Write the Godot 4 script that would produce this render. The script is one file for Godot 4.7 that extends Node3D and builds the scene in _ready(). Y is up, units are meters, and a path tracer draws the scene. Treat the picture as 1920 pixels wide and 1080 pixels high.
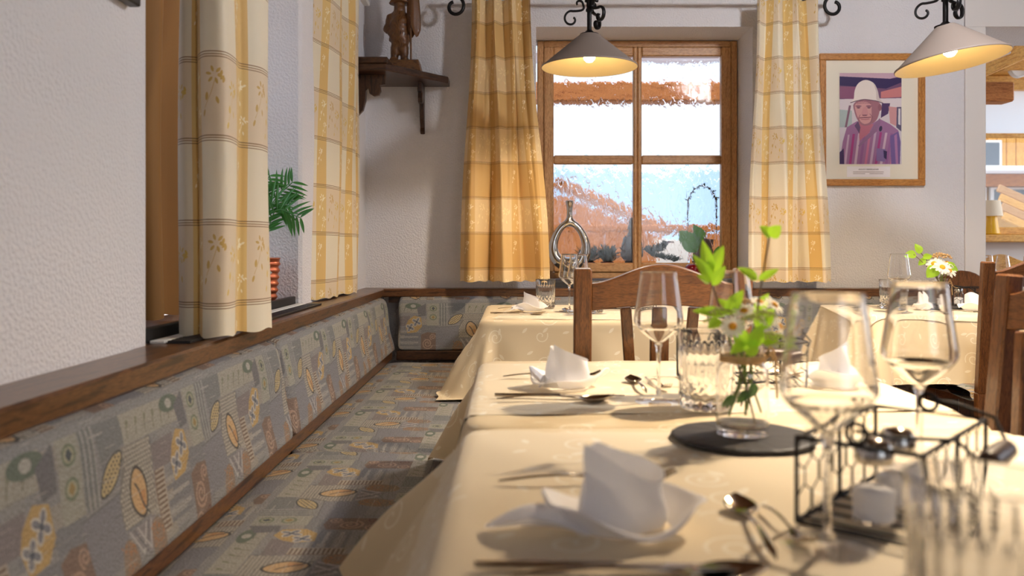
extends Node3D
# A rustic dining room: corner bench under two windows, laid tables, pendant lamps. Metres, y up, the camera looks along -z.
# "d" is the distance in front of the camera (z = -d). at(x, y, d) turns a place measured in the photograph into metres at that distance.

const FOCAL := 1600.0
const EYE := 1.01
const TABLE := 0.75
var M := {}
var rng := RandomNumberGenerator.new()

func at(px: float, py: float, d: float) -> Vector3:
	return Vector3((px - 960.0) / FOCAL * d, EYE - (py - 466.0) / FOCAL * d, -d)

# ---------------------------------------------------------------- mesh building
class MB:
	var v := PackedVector3Array()
	var n := PackedVector3Array()
	var uv := PackedVector2Array()
	var ix := PackedInt32Array()
	var xf := Transform3D.IDENTITY

	func put(p: Vector3, nn: Vector3, t: Vector2) -> void:
		v.append(xf * p)
		n.append((xf.basis * nn).normalized())
		uv.append(t)

	# flat polygon, turned so that it faces "out"; uv from metres, u along the grain axis
	func face(pts: Array, out: Vector3, axis := 0) -> void:
		var nn: Vector3 = (pts[1] - pts[0]).cross(pts[2] - pts[0])
		if nn.length() < 1e-12:
			nn = out
		nn = nn.normalized()
		var p := pts
		if nn.dot(out) < 0.0:
			p = pts.duplicate()
			p.reverse()
			nn = -nn
		var other := 0
		var best := 2.0
		for k in 3:
			if k != axis and absf(nn[k]) < best:
				best = absf(nn[k])
				other = k
		var s := v.size()
		for q in p:
			put(q, nn, Vector2(q[axis], q[other]))
		for k in range(1, p.size() - 1):
			ix.append_array(PackedInt32Array([s, s + k + 1, s + k]))

	# box with chamfered edges
	func box(c: Vector3, size: Vector3, b := 0.0, axis := 0) -> MB:
		var h := size * 0.5
		b = minf(b, minf(h.x, minf(h.y, h.z)) * 0.9)
		for a in 3:
			var e := (a + 1) % 3
			var f := (a + 2) % 3
			for s in [-1.0, 1.0]:
				var q := []
				for w in [[-1, -1], [1, -1], [1, 1], [-1, 1]]:
					var p := Vector3.ZERO
					p[a] = s * h[a]
					p[e] = w[0] * (h[e] - b)
					p[f] = w[1] * (h[f] - b)
					q.append(p + c)
				var o := Vector3.ZERO
				o[a] = s
				face(q, o, axis)
				if b > 0.0:
					for s2 in [-1.0, 1.0]:
						var q2 := []
						for w in [[0, -1], [0, 1], [1, 1], [1, -1]]:
							var p := Vector3.ZERO
							p[a] = s * (h[a] - (b if w[0] == 1 else 0.0))
							p[e] = s2 * (h[e] - (0.0 if w[0] == 1 else b))
							p[f] = w[1] * (h[f] - b)
							q2.append(p + c)
						var o2 := Vector3.ZERO
						o2[a] = s
						o2[e] = s2
						face(q2, o2, axis)
		if b > 0.0:
			for sx in [-1.0, 1.0]:
				for sy in [-1.0, 1.0]:
					for sz in [-1.0, 1.0]:
						var o := Vector3(sx, sy, sz)
						face([c + o * Vector3(h.x, h.y - b, h.z - b), c + o * Vector3(h.x - b, h.y, h.z - b), c + o * Vector3(h.x - b, h.y - b, h.z)], o, axis)
		return self

	# smooth grid of nu x nv points (u first); outward is dP/du x dP/dv, wrap joins the first and last u
	func patch(P: PackedVector3Array, nu: int, nv: int, wrap := false, uvs := PackedVector2Array(), flip := false) -> MB:
		var acc := PackedVector3Array()
		acc.resize(nu * nv)
		var s := v.size()
		for j in nv - 1:
			for i in nu - 1:
				var a := j * nu + i
				var b := a + 1
				var c := b + nu
				var d := a + nu
				var m := (P[c] - P[a]).cross(P[d] - P[b])
				if flip:
					m = -m
				acc[a] += m
				acc[b] += m
				acc[c] += m
				acc[d] += m
				if flip:
					ix.append_array(PackedInt32Array([s + a, s + b, s + c, s + a, s + c, s + d]))
				else:
					ix.append_array(PackedInt32Array([s + a, s + c, s + b, s + a, s + d, s + c]))
		if wrap:
			for j in nv:
				var t := acc[j * nu] + acc[j * nu + nu - 1]
				acc[j * nu] = t
				acc[j * nu + nu - 1] = t
		for j in [0, nv - 1]:
			if P[j * nu].distance_to(P[j * nu + nu / 2]) < 1e-6 and P[j * nu].distance_to(P[j * nu + nu / 4]) < 1e-6:
				var t := Vector3.ZERO
				for i in nu:
					t += acc[j * nu + i]
				for i in nu:
					acc[j * nu + i] = t
		for k in nu * nv:
			put(P[k], acc[k] if acc[k].length() > 1e-14 else Vector3.UP, uvs[k] if uvs.size() else Vector2(float(k % nu) / (nu - 1), float(k / nu) / (nv - 1)))
		return self

	# profile of (radius, height); going up means the surface faces outwards
	func lathe(prof: Array, seg := 32, wave: Variant = null) -> MB:
		var P := PackedVector3Array()
		var T := PackedVector2Array()
		for q in prof:
			for i in seg + 1:
				var a := TAU * i / seg
				var r: float = q.x
				if wave != null:
					r *= wave.call(a, q.y)
				P.append(Vector3(r * cos(a), q.y, -r * sin(a)))
				T.append(Vector2(float(i) / seg * 0.2, q.y))
		return patch(P, seg + 1, prof.size(), true, T)

	# tube along a path; radius: number or array; flat squeezes it across the second direction
	func tube(path: Array, radius, seg := 8, flat := 1.0, first := Vector3.ZERO, cap := true) -> MB:
		var P := PackedVector3Array()
		var T := PackedVector2Array()
		var m := path.size()
		var N := first
		var run := 0.0
		for j in m:
			var t: Vector3 = (path[mini(j + 1, m - 1)] - path[maxi(j - 1, 0)]).normalized()
			if N == Vector3.ZERO:
				N = t.cross(Vector3.UP if absf(t.y) < 0.9 else Vector3.RIGHT)
			N = (N - t * N.dot(t)).normalized()
			var B := t.cross(N)
			var r: float = radius if radius is float else radius[j]
			if j > 0:
				run += path[j].distance_to(path[j - 1])
			var rings := [r]
			if cap and j == 0:
				rings = [0.0, r]
			elif cap and j == m - 1:
				rings = [r, 0.0]
			for rr in rings:
				for i in seg + 1:
					var a := TAU * i / seg
					P.append(path[j] + N * (cos(a) * rr) + B * (sin(a) * rr * flat))
					T.append(Vector2(run, float(i) / seg * 0.1))
		return patch(P, seg + 1, P.size() / (seg + 1), true, T)

	# polygon in x/y pulled along z, front and back chamfered
	func extrude(poly: PackedVector2Array, depth: float, b := 0.0, axis := 0) -> MB:
		if not Geometry2D.is_polygon_clockwise(poly):
			poly = poly.duplicate()
			poly.reverse()
		var m := poly.size()
		var inner := PackedVector2Array()
		var outs := PackedVector2Array()
		for k in m:
			var e0 := (poly[k] - poly[(k + m - 1) % m]).normalized()
			var e1 := (poly[(k + 1) % m] - poly[k]).normalized()
			var q := Vector2(-e0.y, e0.x) + Vector2(-e1.y, e1.x)
			q = q.normalized()
			outs.append(q)
			inner.append(poly[k] - q * b)
		var tri := Geometry2D.triangulate_polygon(inner)
		var z := depth * 0.5
		for s in [-1.0, 1.0]:
			for k in range(0, tri.size(), 3):
				var q := []
				for w in 3:
					var p := inner[tri[k + w]]
					q.append(Vector3(p.x, p.y, s * z))
				face(q, Vector3(0, 0, s), axis)
		for k in m:
			var k2 := (k + 1) % m
			var a := poly[k]
			var c := poly[k2]
			var o2 := (outs[k] + outs[k2]).normalized()
			var o := Vector3(o2.x, o2.y, 0)
			face([Vector3(a.x, a.y, -z + b), Vector3(c.x, c.y, -z + b), Vector3(c.x, c.y, z - b), Vector3(a.x, a.y, z - b)], o, axis)
			if b > 0.0:
				for s in [-1.0, 1.0]:
					var ai := inner[k]
					var ci := inner[k2]
					face([Vector3(a.x, a.y, s * (z - b)), Vector3(c.x, c.y, s * (z - b)), Vector3(ci.x, ci.y, s * z), Vector3(ai.x, ai.y, s * z)], o + Vector3(0, 0, s), axis)
		return self

	# a bar of cutlery along x: stations of [x, half width, y, half thickness, dish]
	func bar(st: Array, seg := 12) -> MB:
		var P := PackedVector3Array()
		for j in st.size():
			var q: Array = st[j]
			for i in seg + 1:
				var a := TAU * i / seg
				var w: float = cos(a)
				P.append(Vector3(q[0], q[2] + sin(a) * q[3] - q[4] * (1.0 - w * w), -w * q[1]))
		return patch(P, seg + 1, st.size(), true, PackedVector2Array(), true)

	# surface nets over a distance field
	func nets(lo: Vector3, hi: Vector3, c: float, f: Callable) -> MB:
		var nx := int((hi.x - lo.x) / c) + 2
		var ny := int((hi.y - lo.y) / c) + 2
		var nz := int((hi.z - lo.z) / c) + 2
		var d := PackedFloat32Array()
		d.resize(nx * ny * nz)
		var k := 0
		for z in nz:
			for y in ny:
				for x in nx:
					d[k] = f.call(lo + Vector3(x, y, z) * c)
					k += 1
		var cell := PackedInt32Array()
		cell.resize(nx * ny * nz)
		cell.fill(-1)
		var step := [1, nx, nx * ny]
		var pts := PackedVector3Array()
		var corner := []
		for q in 8:
			corner.append(Vector3(q & 1, (q >> 1) & 1, q >> 2))
		for z in nz - 1:
			for y in ny - 1:
				for x in nx - 1:
					var b := x + nx * (y + ny * z)
					var inside := 0
					for q in 8:
						if d[b + (q & 1) + nx * ((q >> 1) & 1) + nx * ny * (q >> 2)] < 0.0:
							inside += 1
					if inside == 0 or inside == 8:
						continue
					var sum := Vector3.ZERO
					var cnt := 0
					for q in 8:
						for ax in 3:
							if q & (1 << ax):
								continue
							var q2: int = q | (1 << ax)
							var d0 := d[b + (q & 1) + nx * ((q >> 1) & 1) + nx * ny * (q >> 2)]
							var d1 := d[b + (q2 & 1) + nx * ((q2 >> 1) & 1) + nx * ny * (q2 >> 2)]
							if (d0 < 0.0) != (d1 < 0.0):
								sum += (corner[q] as Vector3).lerp(corner[q2], d0 / (d0 - d1))
								cnt += 1
					cell[b] = pts.size()
					pts.append(lo + (Vector3(x, y, z) + sum / cnt) * c)
		var acc := PackedVector3Array()
		acc.resize(pts.size())
		var s := v.size()
		for z in range(1, nz - 1):
			for y in range(1, ny - 1):
				for x in range(1, nx - 1):
					var b := x + nx * (y + ny * z)
					for ax in 3:
						var d0 := d[b]
						var d1 := d[b + step[ax]]
						if (d0 < 0.0) == (d1 < 0.0):
							continue
						var e: int = step[(ax + 1) % 3]
						var g: int = step[(ax + 2) % 3]
						var q := [cell[b - e - g], cell[b - g], cell[b], cell[b - e]]
						if q.min() < 0:
							continue
						if d0 >= 0.0:
							q.reverse()
						var m := (pts[q[2]] - pts[q[0]]).cross(pts[q[3]] - pts[q[1]])
						for w in q:
							acc[w] += m
						ix.append_array(PackedInt32Array([s + q[0], s + q[2], s + q[1], s + q[0], s + q[3], s + q[2]]))
		for i in pts.size():
			put(pts[i], acc[i] if acc[i].length() > 1e-14 else Vector3.UP, Vector2(pts[i].y, pts[i].x + pts[i].z))
		return self

	func mesh() -> ArrayMesh:
		var a := []
		a.resize(Mesh.ARRAY_MAX)
		a[Mesh.ARRAY_VERTEX] = v
		a[Mesh.ARRAY_NORMAL] = n
		a[Mesh.ARRAY_TEX_UV] = uv
		a[Mesh.ARRAY_INDEX] = ix
		var r := ArrayMesh.new()
		r.add_surface_from_arrays(Mesh.PRIMITIVE_TRIANGLES, a)
		return r

static func spline(pts: Array, sub := 6, closed := false) -> Array:
	var out := []
	var m := pts.size()
	var last := m if closed else m - 1
	for k in last:
		var p0 = pts[(k - 1 + m) % m] if closed or k > 0 else pts[k] * 2.0 - pts[k + 1]
		var p1 = pts[k]
		var p2 = pts[(k + 1) % m]
		var p3 = pts[(k + 2) % m] if closed or k + 2 < m else p2 * 2.0 - p1
		for i in sub:
			var t := float(i) / sub
			out.append((p1 * 2.0 + (p2 - p0) * t + (p0 * 2.0 - p1 * 5.0 + p2 * 4.0 - p3) * t * t + (p1 * 3.0 - p0 - p2 * 3.0 + p3) * t * t * t) * 0.5)
	if not closed:
		out.append(pts[m - 1])
	return out

static func smin(a: float, b: float, k: float) -> float:
	var h := maxf(k - absf(a - b), 0.0) / k
	return minf(a, b) - h * h * k * 0.25

# tapered capsules joined smoothly: each [a, b, radius a, radius b]
static func capsules(p: Vector3, list: Array, k: float) -> float:
	var r := 9.0
	for q in list:
		var ab: Vector3 = q[1] - q[0]
		var t := clampf((p - q[0]).dot(ab) / maxf(ab.length_squared(), 1e-9), 0.0, 1.0)
		r = smin(r, p.distance_to(q[0] + ab * t) - lerpf(q[2], q[3], t), k)
	return r

# ---------------------------------------------------------------- naming
func thing(called: String, label: String, category: String, pos := Vector3.ZERO, turn := 0.0, group := "") -> Node3D:
	var o := Node3D.new()
	o.name = called
	add_child(o, true)
	o.position = pos
	o.rotation.y = turn
	tag(o, label, category, group)
	return o

func tag(o: Node, label: String, category := "", group := "") -> void:
	if label:
		o.set_meta("label", label)
	if category:
		o.set_meta("category", category)
	if group:
		o.set_meta("group", group)

func part(called: String, m, mat: Material, parent: Node = null, label := "") -> MeshInstance3D:
	var o := MeshInstance3D.new()
	o.name = called
	o.mesh = m.mesh() if m is MB else m
	o.material_override = mat
	(parent if parent else self).add_child(o, true)
	if label:
		o.set_meta("label", label)
	return o

func single(called: String, m, mat: Material, label: String, category: String, pos := Vector3.ZERO, turn := 0.0, group := "") -> MeshInstance3D:
	var o := part(called, m, mat)
	o.position = pos
	o.rotation.y = turn
	tag(o, label, category, group)
	return o

func struct(called: String, m, mat: Material, parent: Node = null) -> MeshInstance3D:
	var o := part(called, m, mat, parent)
	if parent == null:
		o.set_meta("kind", "structure")
	return o

func copy(src: Node3D, label: String, pos: Vector3, turn := 0.0, group := "") -> Node3D:
	var o: Node3D = src.duplicate()
	o.name = String(src.name).rstrip("0123456789")
	add_child(o, true)
	o.position = pos
	o.rotation = Vector3(0, turn, 0)
	tag(o, label, "", group)
	return o

# ---------------------------------------------------------------- painting of flat prints
class Paint:
	var im: Image
	var w: int
	var h: int
	func _init(W: int, H: int, c: Color) -> void:
		w = W
		h = H
		im = Image.create(W, H, false, Image.FORMAT_RGBA8)
		im.fill(c)
	func span(y: int, x0: int, x1: int, c: Color) -> void:
		if x1 <= x0:
			return
		y = posmod(y, h)
		x1 = mini(x1, x0 + w)
		var a := posmod(x0, w)
		var n := x1 - x0
		var first := mini(n, w - a)
		im.fill_rect(Rect2i(a, y, first, 1), c)
		if n > first:
			im.fill_rect(Rect2i(0, y, n - first, 1), c)
	# all lengths in units of the width
	func poly(pts: Array, c: Color) -> void:
		var lo := 1e9
		var hi := -1e9
		for p in pts:
			lo = minf(lo, p.y)
			hi = maxf(hi, p.y)
		for y in range(floori(lo * w), ceili(hi * w)):
			var yy := (y + 0.5) / w
			var xs := []
			for k in pts.size():
				var a: Vector2 = pts[k]
				var b: Vector2 = pts[(k + 1) % pts.size()]
				if (a.y <= yy) != (b.y <= yy):
					xs.append(lerpf(a.x, b.x, (yy - a.y) / (b.y - a.y)))
			xs.sort()
			for k in range(0, xs.size() - 1, 2):
				span(y, roundi(xs[k] * w), roundi(xs[k + 1] * w), c)
	func rect(x: float, y: float, ww: float, hh: float, c: Color) -> void:
		poly([Vector2(x, y), Vector2(x + ww, y), Vector2(x + ww, y + hh), Vector2(x, y + hh)], c)
	func oval(x: float, y: float, rx: float, ry: float, turn: float, c: Color, sharp := 0.0) -> void:
		var p := []
		for k in 28:
			var a := TAU * k / 28.0
			var q := Vector2(cos(a) * rx, sin(a) * ry)
			q.y *= 1.0 - sharp * cos(a) * cos(a) * 0.6
			p.append(Vector2(x, y) + q.rotated(turn))
		poly(p, c)
	func line(pts: Array, wd: float, c: Color) -> void:
		for k in pts.size() - 1:
			var a: Vector2 = pts[k]
			var b: Vector2 = pts[k + 1]
			var s := (b - a).normalized().orthogonal() * wd * 0.5
			var e := (b - a).normalized() * wd * 0.25
			poly([a + s - e, b + s + e, b - s + e, a - s - e], c)
	func spiral(x: float, y: float, r: float, turns: float, start: float, wd: float, c: Color) -> void:
		var p := []
		var m := int(turns * 14) + 2
		for k in m:
			var t := float(k) / (m - 1)
			p.append(Vector2(x, y) + Vector2.from_angle(start + t * turns * TAU) * r * (1.0 - t * 0.85))
		line(p, wd, c)
	func tex() -> ImageTexture:
		return ImageTexture.create_from_image(im)

# ---------------------------------------------------------------- scene
func _ready() -> void:
	rng.seed = 11
	# camera: level, lens shifted down, focus on the middle of the room
	var cam := Camera3D.new()
	cam.name = "camera"
	var look := CameraAttributesPhysical.new()
	look.frustum_focal_length = 30.0
	look.frustum_near = 0.05
	look.frustum_far = 200.0
	look.frustum_focus_distance = 3.1
	look.exposure_aperture = 4.2
	cam.attributes = look
	add_child(cam)
	cam.position = Vector3(0, EYE, 0)
	cam.set_frustum(0.05 * 1080.0 / FOCAL, Vector2(0, -0.05 * 74.0 / FOCAL), 0.05, 200.0)
	cam.current = true
	# sky and exposure
	var env := Environment.new()
	env.background_mode = Environment.BG_SKY
	var sky := Sky.new()
	var sm := ProceduralSkyMaterial.new()
	sm.sky_top_color = c8(178, 206, 240)
	sm.sky_horizon_color = c8(246, 249, 252)
	sm.sky_curve = 0.18
	sm.sky_energy_multiplier = 1.2
	sm.ground_horizon_color = c8(236, 238, 240)
	sm.ground_bottom_color = c8(190, 192, 194)
	sm.ground_energy_multiplier = 0.8
	sky.sky_material = sm
	env.sky = sky
	env.tonemap_mode = Environment.TONE_MAPPER_LINEAR
	env.tonemap_exposure = 1.1
	env.sdfgi_enabled = true
	env.ssao_enabled = true
	env.ssil_enabled = true
	var we := WorldEnvironment.new()
	we.name = "surroundings"
	we.environment = env
	add_child(we)
	var sun := DirectionalLight3D.new()
	sun.name = "sun"
	sun.light_color = c8(255, 240, 220)
	sun.light_energy = 0.9
	sun.light_angular_distance = 0.6
	sun.shadow_enabled = true
	add_child(sun)
	sun.look_at_from_position(Vector3.ZERO, Vector3(0.25, -0.8, -0.55), Vector3.UP)
	# added area lights for fill: unseen openings right and behind, left window, veranda side
	fill_daylight(Vector3(4.34, 1.55, -2.6), Vector3(-1, -0.1, 0), Vector2(1.5, 1.2), 0.5)  # added cool fill from an unseen opening on the right
	fill_daylight(Vector3(1.6, 1.55, 2.14), Vector3(-0.1, -0.1, -1), Vector2(1.5, 1.2), 0.6)  # added frontal fill from behind the camera
	fill_daylight(Vector3(-0.97, 1.5, -2.35), Vector3(1, -0.2, -0.4), Vector2(1.0, 1.2), 0.16)
	fill_daylight(Vector3(5.9, 1.7, -5.6), Vector3(-1, -0.1, 0), Vector2(2.0, 1.4), 4.5)  # added fill that brightens the veranda from its unseen side
	make_materials()
	room()
	back_window()
	side_window()
	veranda()
	outside()
	benches()
	curtains()
	wall_things()
	lamps()
	tables()
	chairs()
	place_settings()
	flowers()
	small_things()

func fill_daylight(pos: Vector3, towards: Vector3, size: Vector2, energy: float) -> void:
	var l := AreaLight3D.new()
	l.name = "added_daylight"
	l.area_size = size
	l.light_color = c8(232, 240, 255)
	l.light_energy = energy
	l.area_range = 12.0
	l.shadow_enabled = true
	add_child(l, true)
	l.look_at_from_position(pos, pos + towards, Vector3.UP)

# a box given by its limits; d runs away from the camera
func slab(m: MB, x0: float, x1: float, y0: float, y1: float, d0: float, d1: float, b := 0.0, axis := 0) -> MB:
	return m.box(Vector3((x0 + x1) / 2, (y0 + y1) / 2, -(d0 + d1) / 2), Vector3(absf(x1 - x0), absf(y1 - y0), absf(d1 - d0)), b, axis)

const WX := -0.73     # left wall
const WD := 4.255     # back wall
const CEIL := 2.5

func room() -> void:
	struct("floor", slab(MB.new(), -1.3, 6.4, -0.2, 0.0, -2.5, 4.66), M.floor)
	struct("ceiling", slab(MB.new(), -1.3, 4.7, CEIL, CEIL + 0.2, -2.5, WD + 0.4), M.ceiling)
	# left wall with the niche of the side window between d = 1.73 and 2.96
	var m := MB.new()
	slab(m, -1.25, WX, 0, CEIL, -2.4, 1.62)
	var y0 := 0.0
	m.face([Vector3(WX, 0, -1.62), Vector3(WX, CEIL, -1.62), Vector3(WX - 0.012, CEIL, -1.728), Vector3(WX - 0.012, 0, -1.728)], Vector3(1, 0, 0.1))
	m.face([Vector3(-1.25, y0, -1.728), Vector3(-1.25, CEIL, -1.728), Vector3(WX - 0.012, CEIL, -1.728), Vector3(WX - 0.012, y0, -1.728)], Vector3(0, 0, -1))
	slab(m, -1.25, WX, 0, CEIL, 2.96, WD + 0.4, 0.012)
	slab(m, -1.25, WX, 0, 0.775, 1.728, 2.96)
	slab(m, -1.25, WX, 2.16, CEIL, 1.728, 2.96)
	struct("wall_left", m, M.plaster)
	# back wall with the window niche and the opening to the veranda
	m = MB.new()
	slab(m, WX - 0.02, 0.12, 0, CEIL, WD, WD + 0.4)
	slab(m, 0.12, 1.2, 0, 0.80, WD, WD + 0.4)
	slab(m, 0.12, 1.2, 2.116, CEIL, WD, WD + 0.4)
	slab(m, 1.2, 2.255, 0, CEIL, WD, WD + 0.4)
	slab(m, 2.36, 4.7, 2.116, CEIL, WD, WD + 0.4)
	slab(m, 4.2, 4.7, 0, 2.116, WD, WD + 0.4)
	struct("wall_back", m, M.plaster)
	struct("trim_1", slab(MB.new(), 2.258, 2.362, 0, 2.116, WD - 0.004, WD + 0.4, 0.003), M.smooth_white)
	struct("trim_2", slab(MB.new(), 2.258, 4.2, 2.116, CEIL, WD - 0.004, WD + 0.001), M.smooth_white)
	# right wall and the wall behind the camera, each with an opening added to let light in
	m = MB.new()
	slab(m, 4.4, 4.7, 0, 0.9, -2.4, WD)
	slab(m, 4.4, 4.7, 2.2, CEIL, -2.4, WD)
	slab(m, 4.4, 4.7, 0.9, 2.2, -2.4, 1.8)
	slab(m, 4.4, 4.7, 0.9, 2.2, 3.4, WD)
	struct("wall_right", m, M.plaster)
	m = MB.new()
	slab(m, -1.25, 4.7, 0, 0.9, -2.5, -2.2)
	slab(m, -1.25, 4.7, 2.2, CEIL, -2.5, -2.2)
	slab(m, -1.25, 0.8, 0.9, 2.2, -2.5, -2.2)
	slab(m, 2.4, 4.7, 0.9, 2.2, -2.5, -2.2)
	struct("wall_rear", m, M.plaster)
	# oak ledge along both walls
	m = MB.new()
	var lx := func(mm: MB, x0: float, x1: float, d0: float, d1: float) -> void:
		mm.xf = Transform3D(Basis(Vector3(0, 0, -1), Vector3(0, 1, 0), Vector3(1, 0, 0)), Vector3((x0 + x1) / 2, 0.795, -(d0 + d1) / 2))
		mm.box(Vector3.ZERO, Vector3(d1 - d0, 0.04, x1 - x0), 0.005, 0)
	lx.call(m, -0.74, -0.62, -2.2, 4.135)
	struct("trim_3", m, M.oak)
	struct("trim_4", slab(MB.new(), -0.738, 2.25, 0.775, 0.815, 4.13, 4.262, 0.005), M.oak)
	m = MB.new()
	lx.call(m, -1.02, -0.742, 1.73, 2.958)
	struct("window_sill_1", m, M.oak).set_meta("kind", "structure")
	# smooth strip of beadwork below the back ledge
	struct("trim_5", slab(MB.new(), -0.6, 2.25, 0.748, 0.774, 4.15, 4.25), M.deep_wood)

func window_sash(root: Node3D, w: float, h: float, cols: int, rows: int, glass: Material) -> void:
	# frame, one casement per column, a bar between rows; origin at the middle of the lower edge, facing +z
	var fr := 0.034
	var m := MB.new()
	m.box(Vector3(-w / 2 + fr / 2, h / 2, 0), Vector3(fr, h, 0.07), 0.004, 1)
	m.box(Vector3(w / 2 - fr / 2, h / 2, 0), Vector3(fr, h, 0.07), 0.004, 1)
	m.box(Vector3(0, h - fr / 2, 0), Vector3(w - 2 * fr, fr, 0.07), 0.004, 0)
	m.box(Vector3(0, fr / 2, 0), Vector3(w - 2 * fr, fr, 0.07), 0.004, 0)
	part("frame", m, M.pine, root)
	var cw := (w - 2 * fr) / cols
	for c in cols:
		var x0 := -w / 2 + fr + cw * c
		var sl := 0.052 if c == 0 else 0.022
		var sr := 0.052 if c == cols - 1 else 0.022
		var st := 0.05
		m = MB.new()
		m.box(Vector3(x0 + sl / 2, h / 2, 0.02), Vector3(sl - 0.001, h - 2 * fr, 0.05), 0.006, 1)
		m.box(Vector3(x0 + cw - sr / 2, h / 2, 0.02), Vector3(sr - 0.001, h - 2 * fr, 0.05), 0.006, 1)
		m.box(Vector3(x0 + (sl + cw - sr) / 2, h - fr - st / 2, 0.02), Vector3(cw - sl - sr, st, 0.05), 0.006, 0)
		m.box(Vector3(x0 + (sl + cw - sr) / 2, fr + st / 2, 0.02), Vector3(cw - sl - sr, st, 0.05), 0.006, 0)
		var sash := part("casement", m, M.pine, root)
		var ph := (h - 2 * fr - 2 * st)
		for r in rows:
			if r > 0:
				var b := MB.new().box(Vector3(x0 + (sl + cw - sr) / 2, fr + st + ph * r / rows, 0.02), Vector3(cw - sl - sr, 0.046, 0.045), 0.006, 0)
				part("glazing_bar", b, M.pine, sash)
			var pm := MB.new()
			pm.box(Vector3(x0 + (sl + cw - sr) / 2, fr + st + ph * (r + 0.5) / rows, 0.0), Vector3(cw - sl - sr + 0.012, ph / rows - 0.02, 0.006), 0.0, 0)
			part("pane", pm, glass, sash)

func back_window() -> void:
	# niche from x = 0.12 to 1.2, window 0.28 m behind the wall face
	var o := thing("window_1", "", "", Vector3(0.665, 0.85, -4.56))
	o.set_meta("kind", "structure")
	window_sash(o, 1.06, 1.262, 2, 2, M.ripple_glass)
	# stone sill inside and outside
	struct("window_sill_2", slab(MB.new(), 0.121, 1.199, 0.8, 0.848, WD - 0.01, 4.52, 0.006), M.slate)
	struct("window_sill_3", slab(MB.new(), 0.02, 1.32, 0.78, 0.85, 4.60, 5.02, 0.006), M.snow)

func side_window() -> void:
	var o := thing("window_2", "", "", Vector3(-1.06, 0.82, -2.344), PI / 2)
	o.set_meta("kind", "structure")
	window_sash(o, 1.2, 1.32, 2, 2, M.thin_glass)
	# metal ventilation grille let into the sill
	var g := thing("radiator_grille", "long dark ventilation grille with a bright strip let into the left window ledge", "grille", Vector3(-0.70, 0.8152, -2.345))
	part("rear_bar", MB.new().box(Vector3(-0.056, 0.015, 0), Vector3(0.018, 0.03, 1.2), 0.002), M.black, g)
	part("strip", MB.new().box(Vector3(-0.026, 0.003, 0), Vector3(0.03, 0.006, 1.2), 0.001), M.white_paint, g, "bright metal strip")
	part("back_plate", MB.new().box(Vector3(0.016, 0.001, 0), Vector3(0.046, 0.002, 1.2)), M.black, g)
	part("front_edge", MB.new().box(Vector3(0.041, 0.003, 0), Vector3(0.004, 0.006, 1.2), 0.001), M.grille, g)
	for k in 60:
		part("slat", MB.new().box(Vector3(0.016, 0.0035, -0.59 + k * 0.02), Vector3(0.046, 0.004, 0.010), 0.001), M.grille, g)

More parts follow.
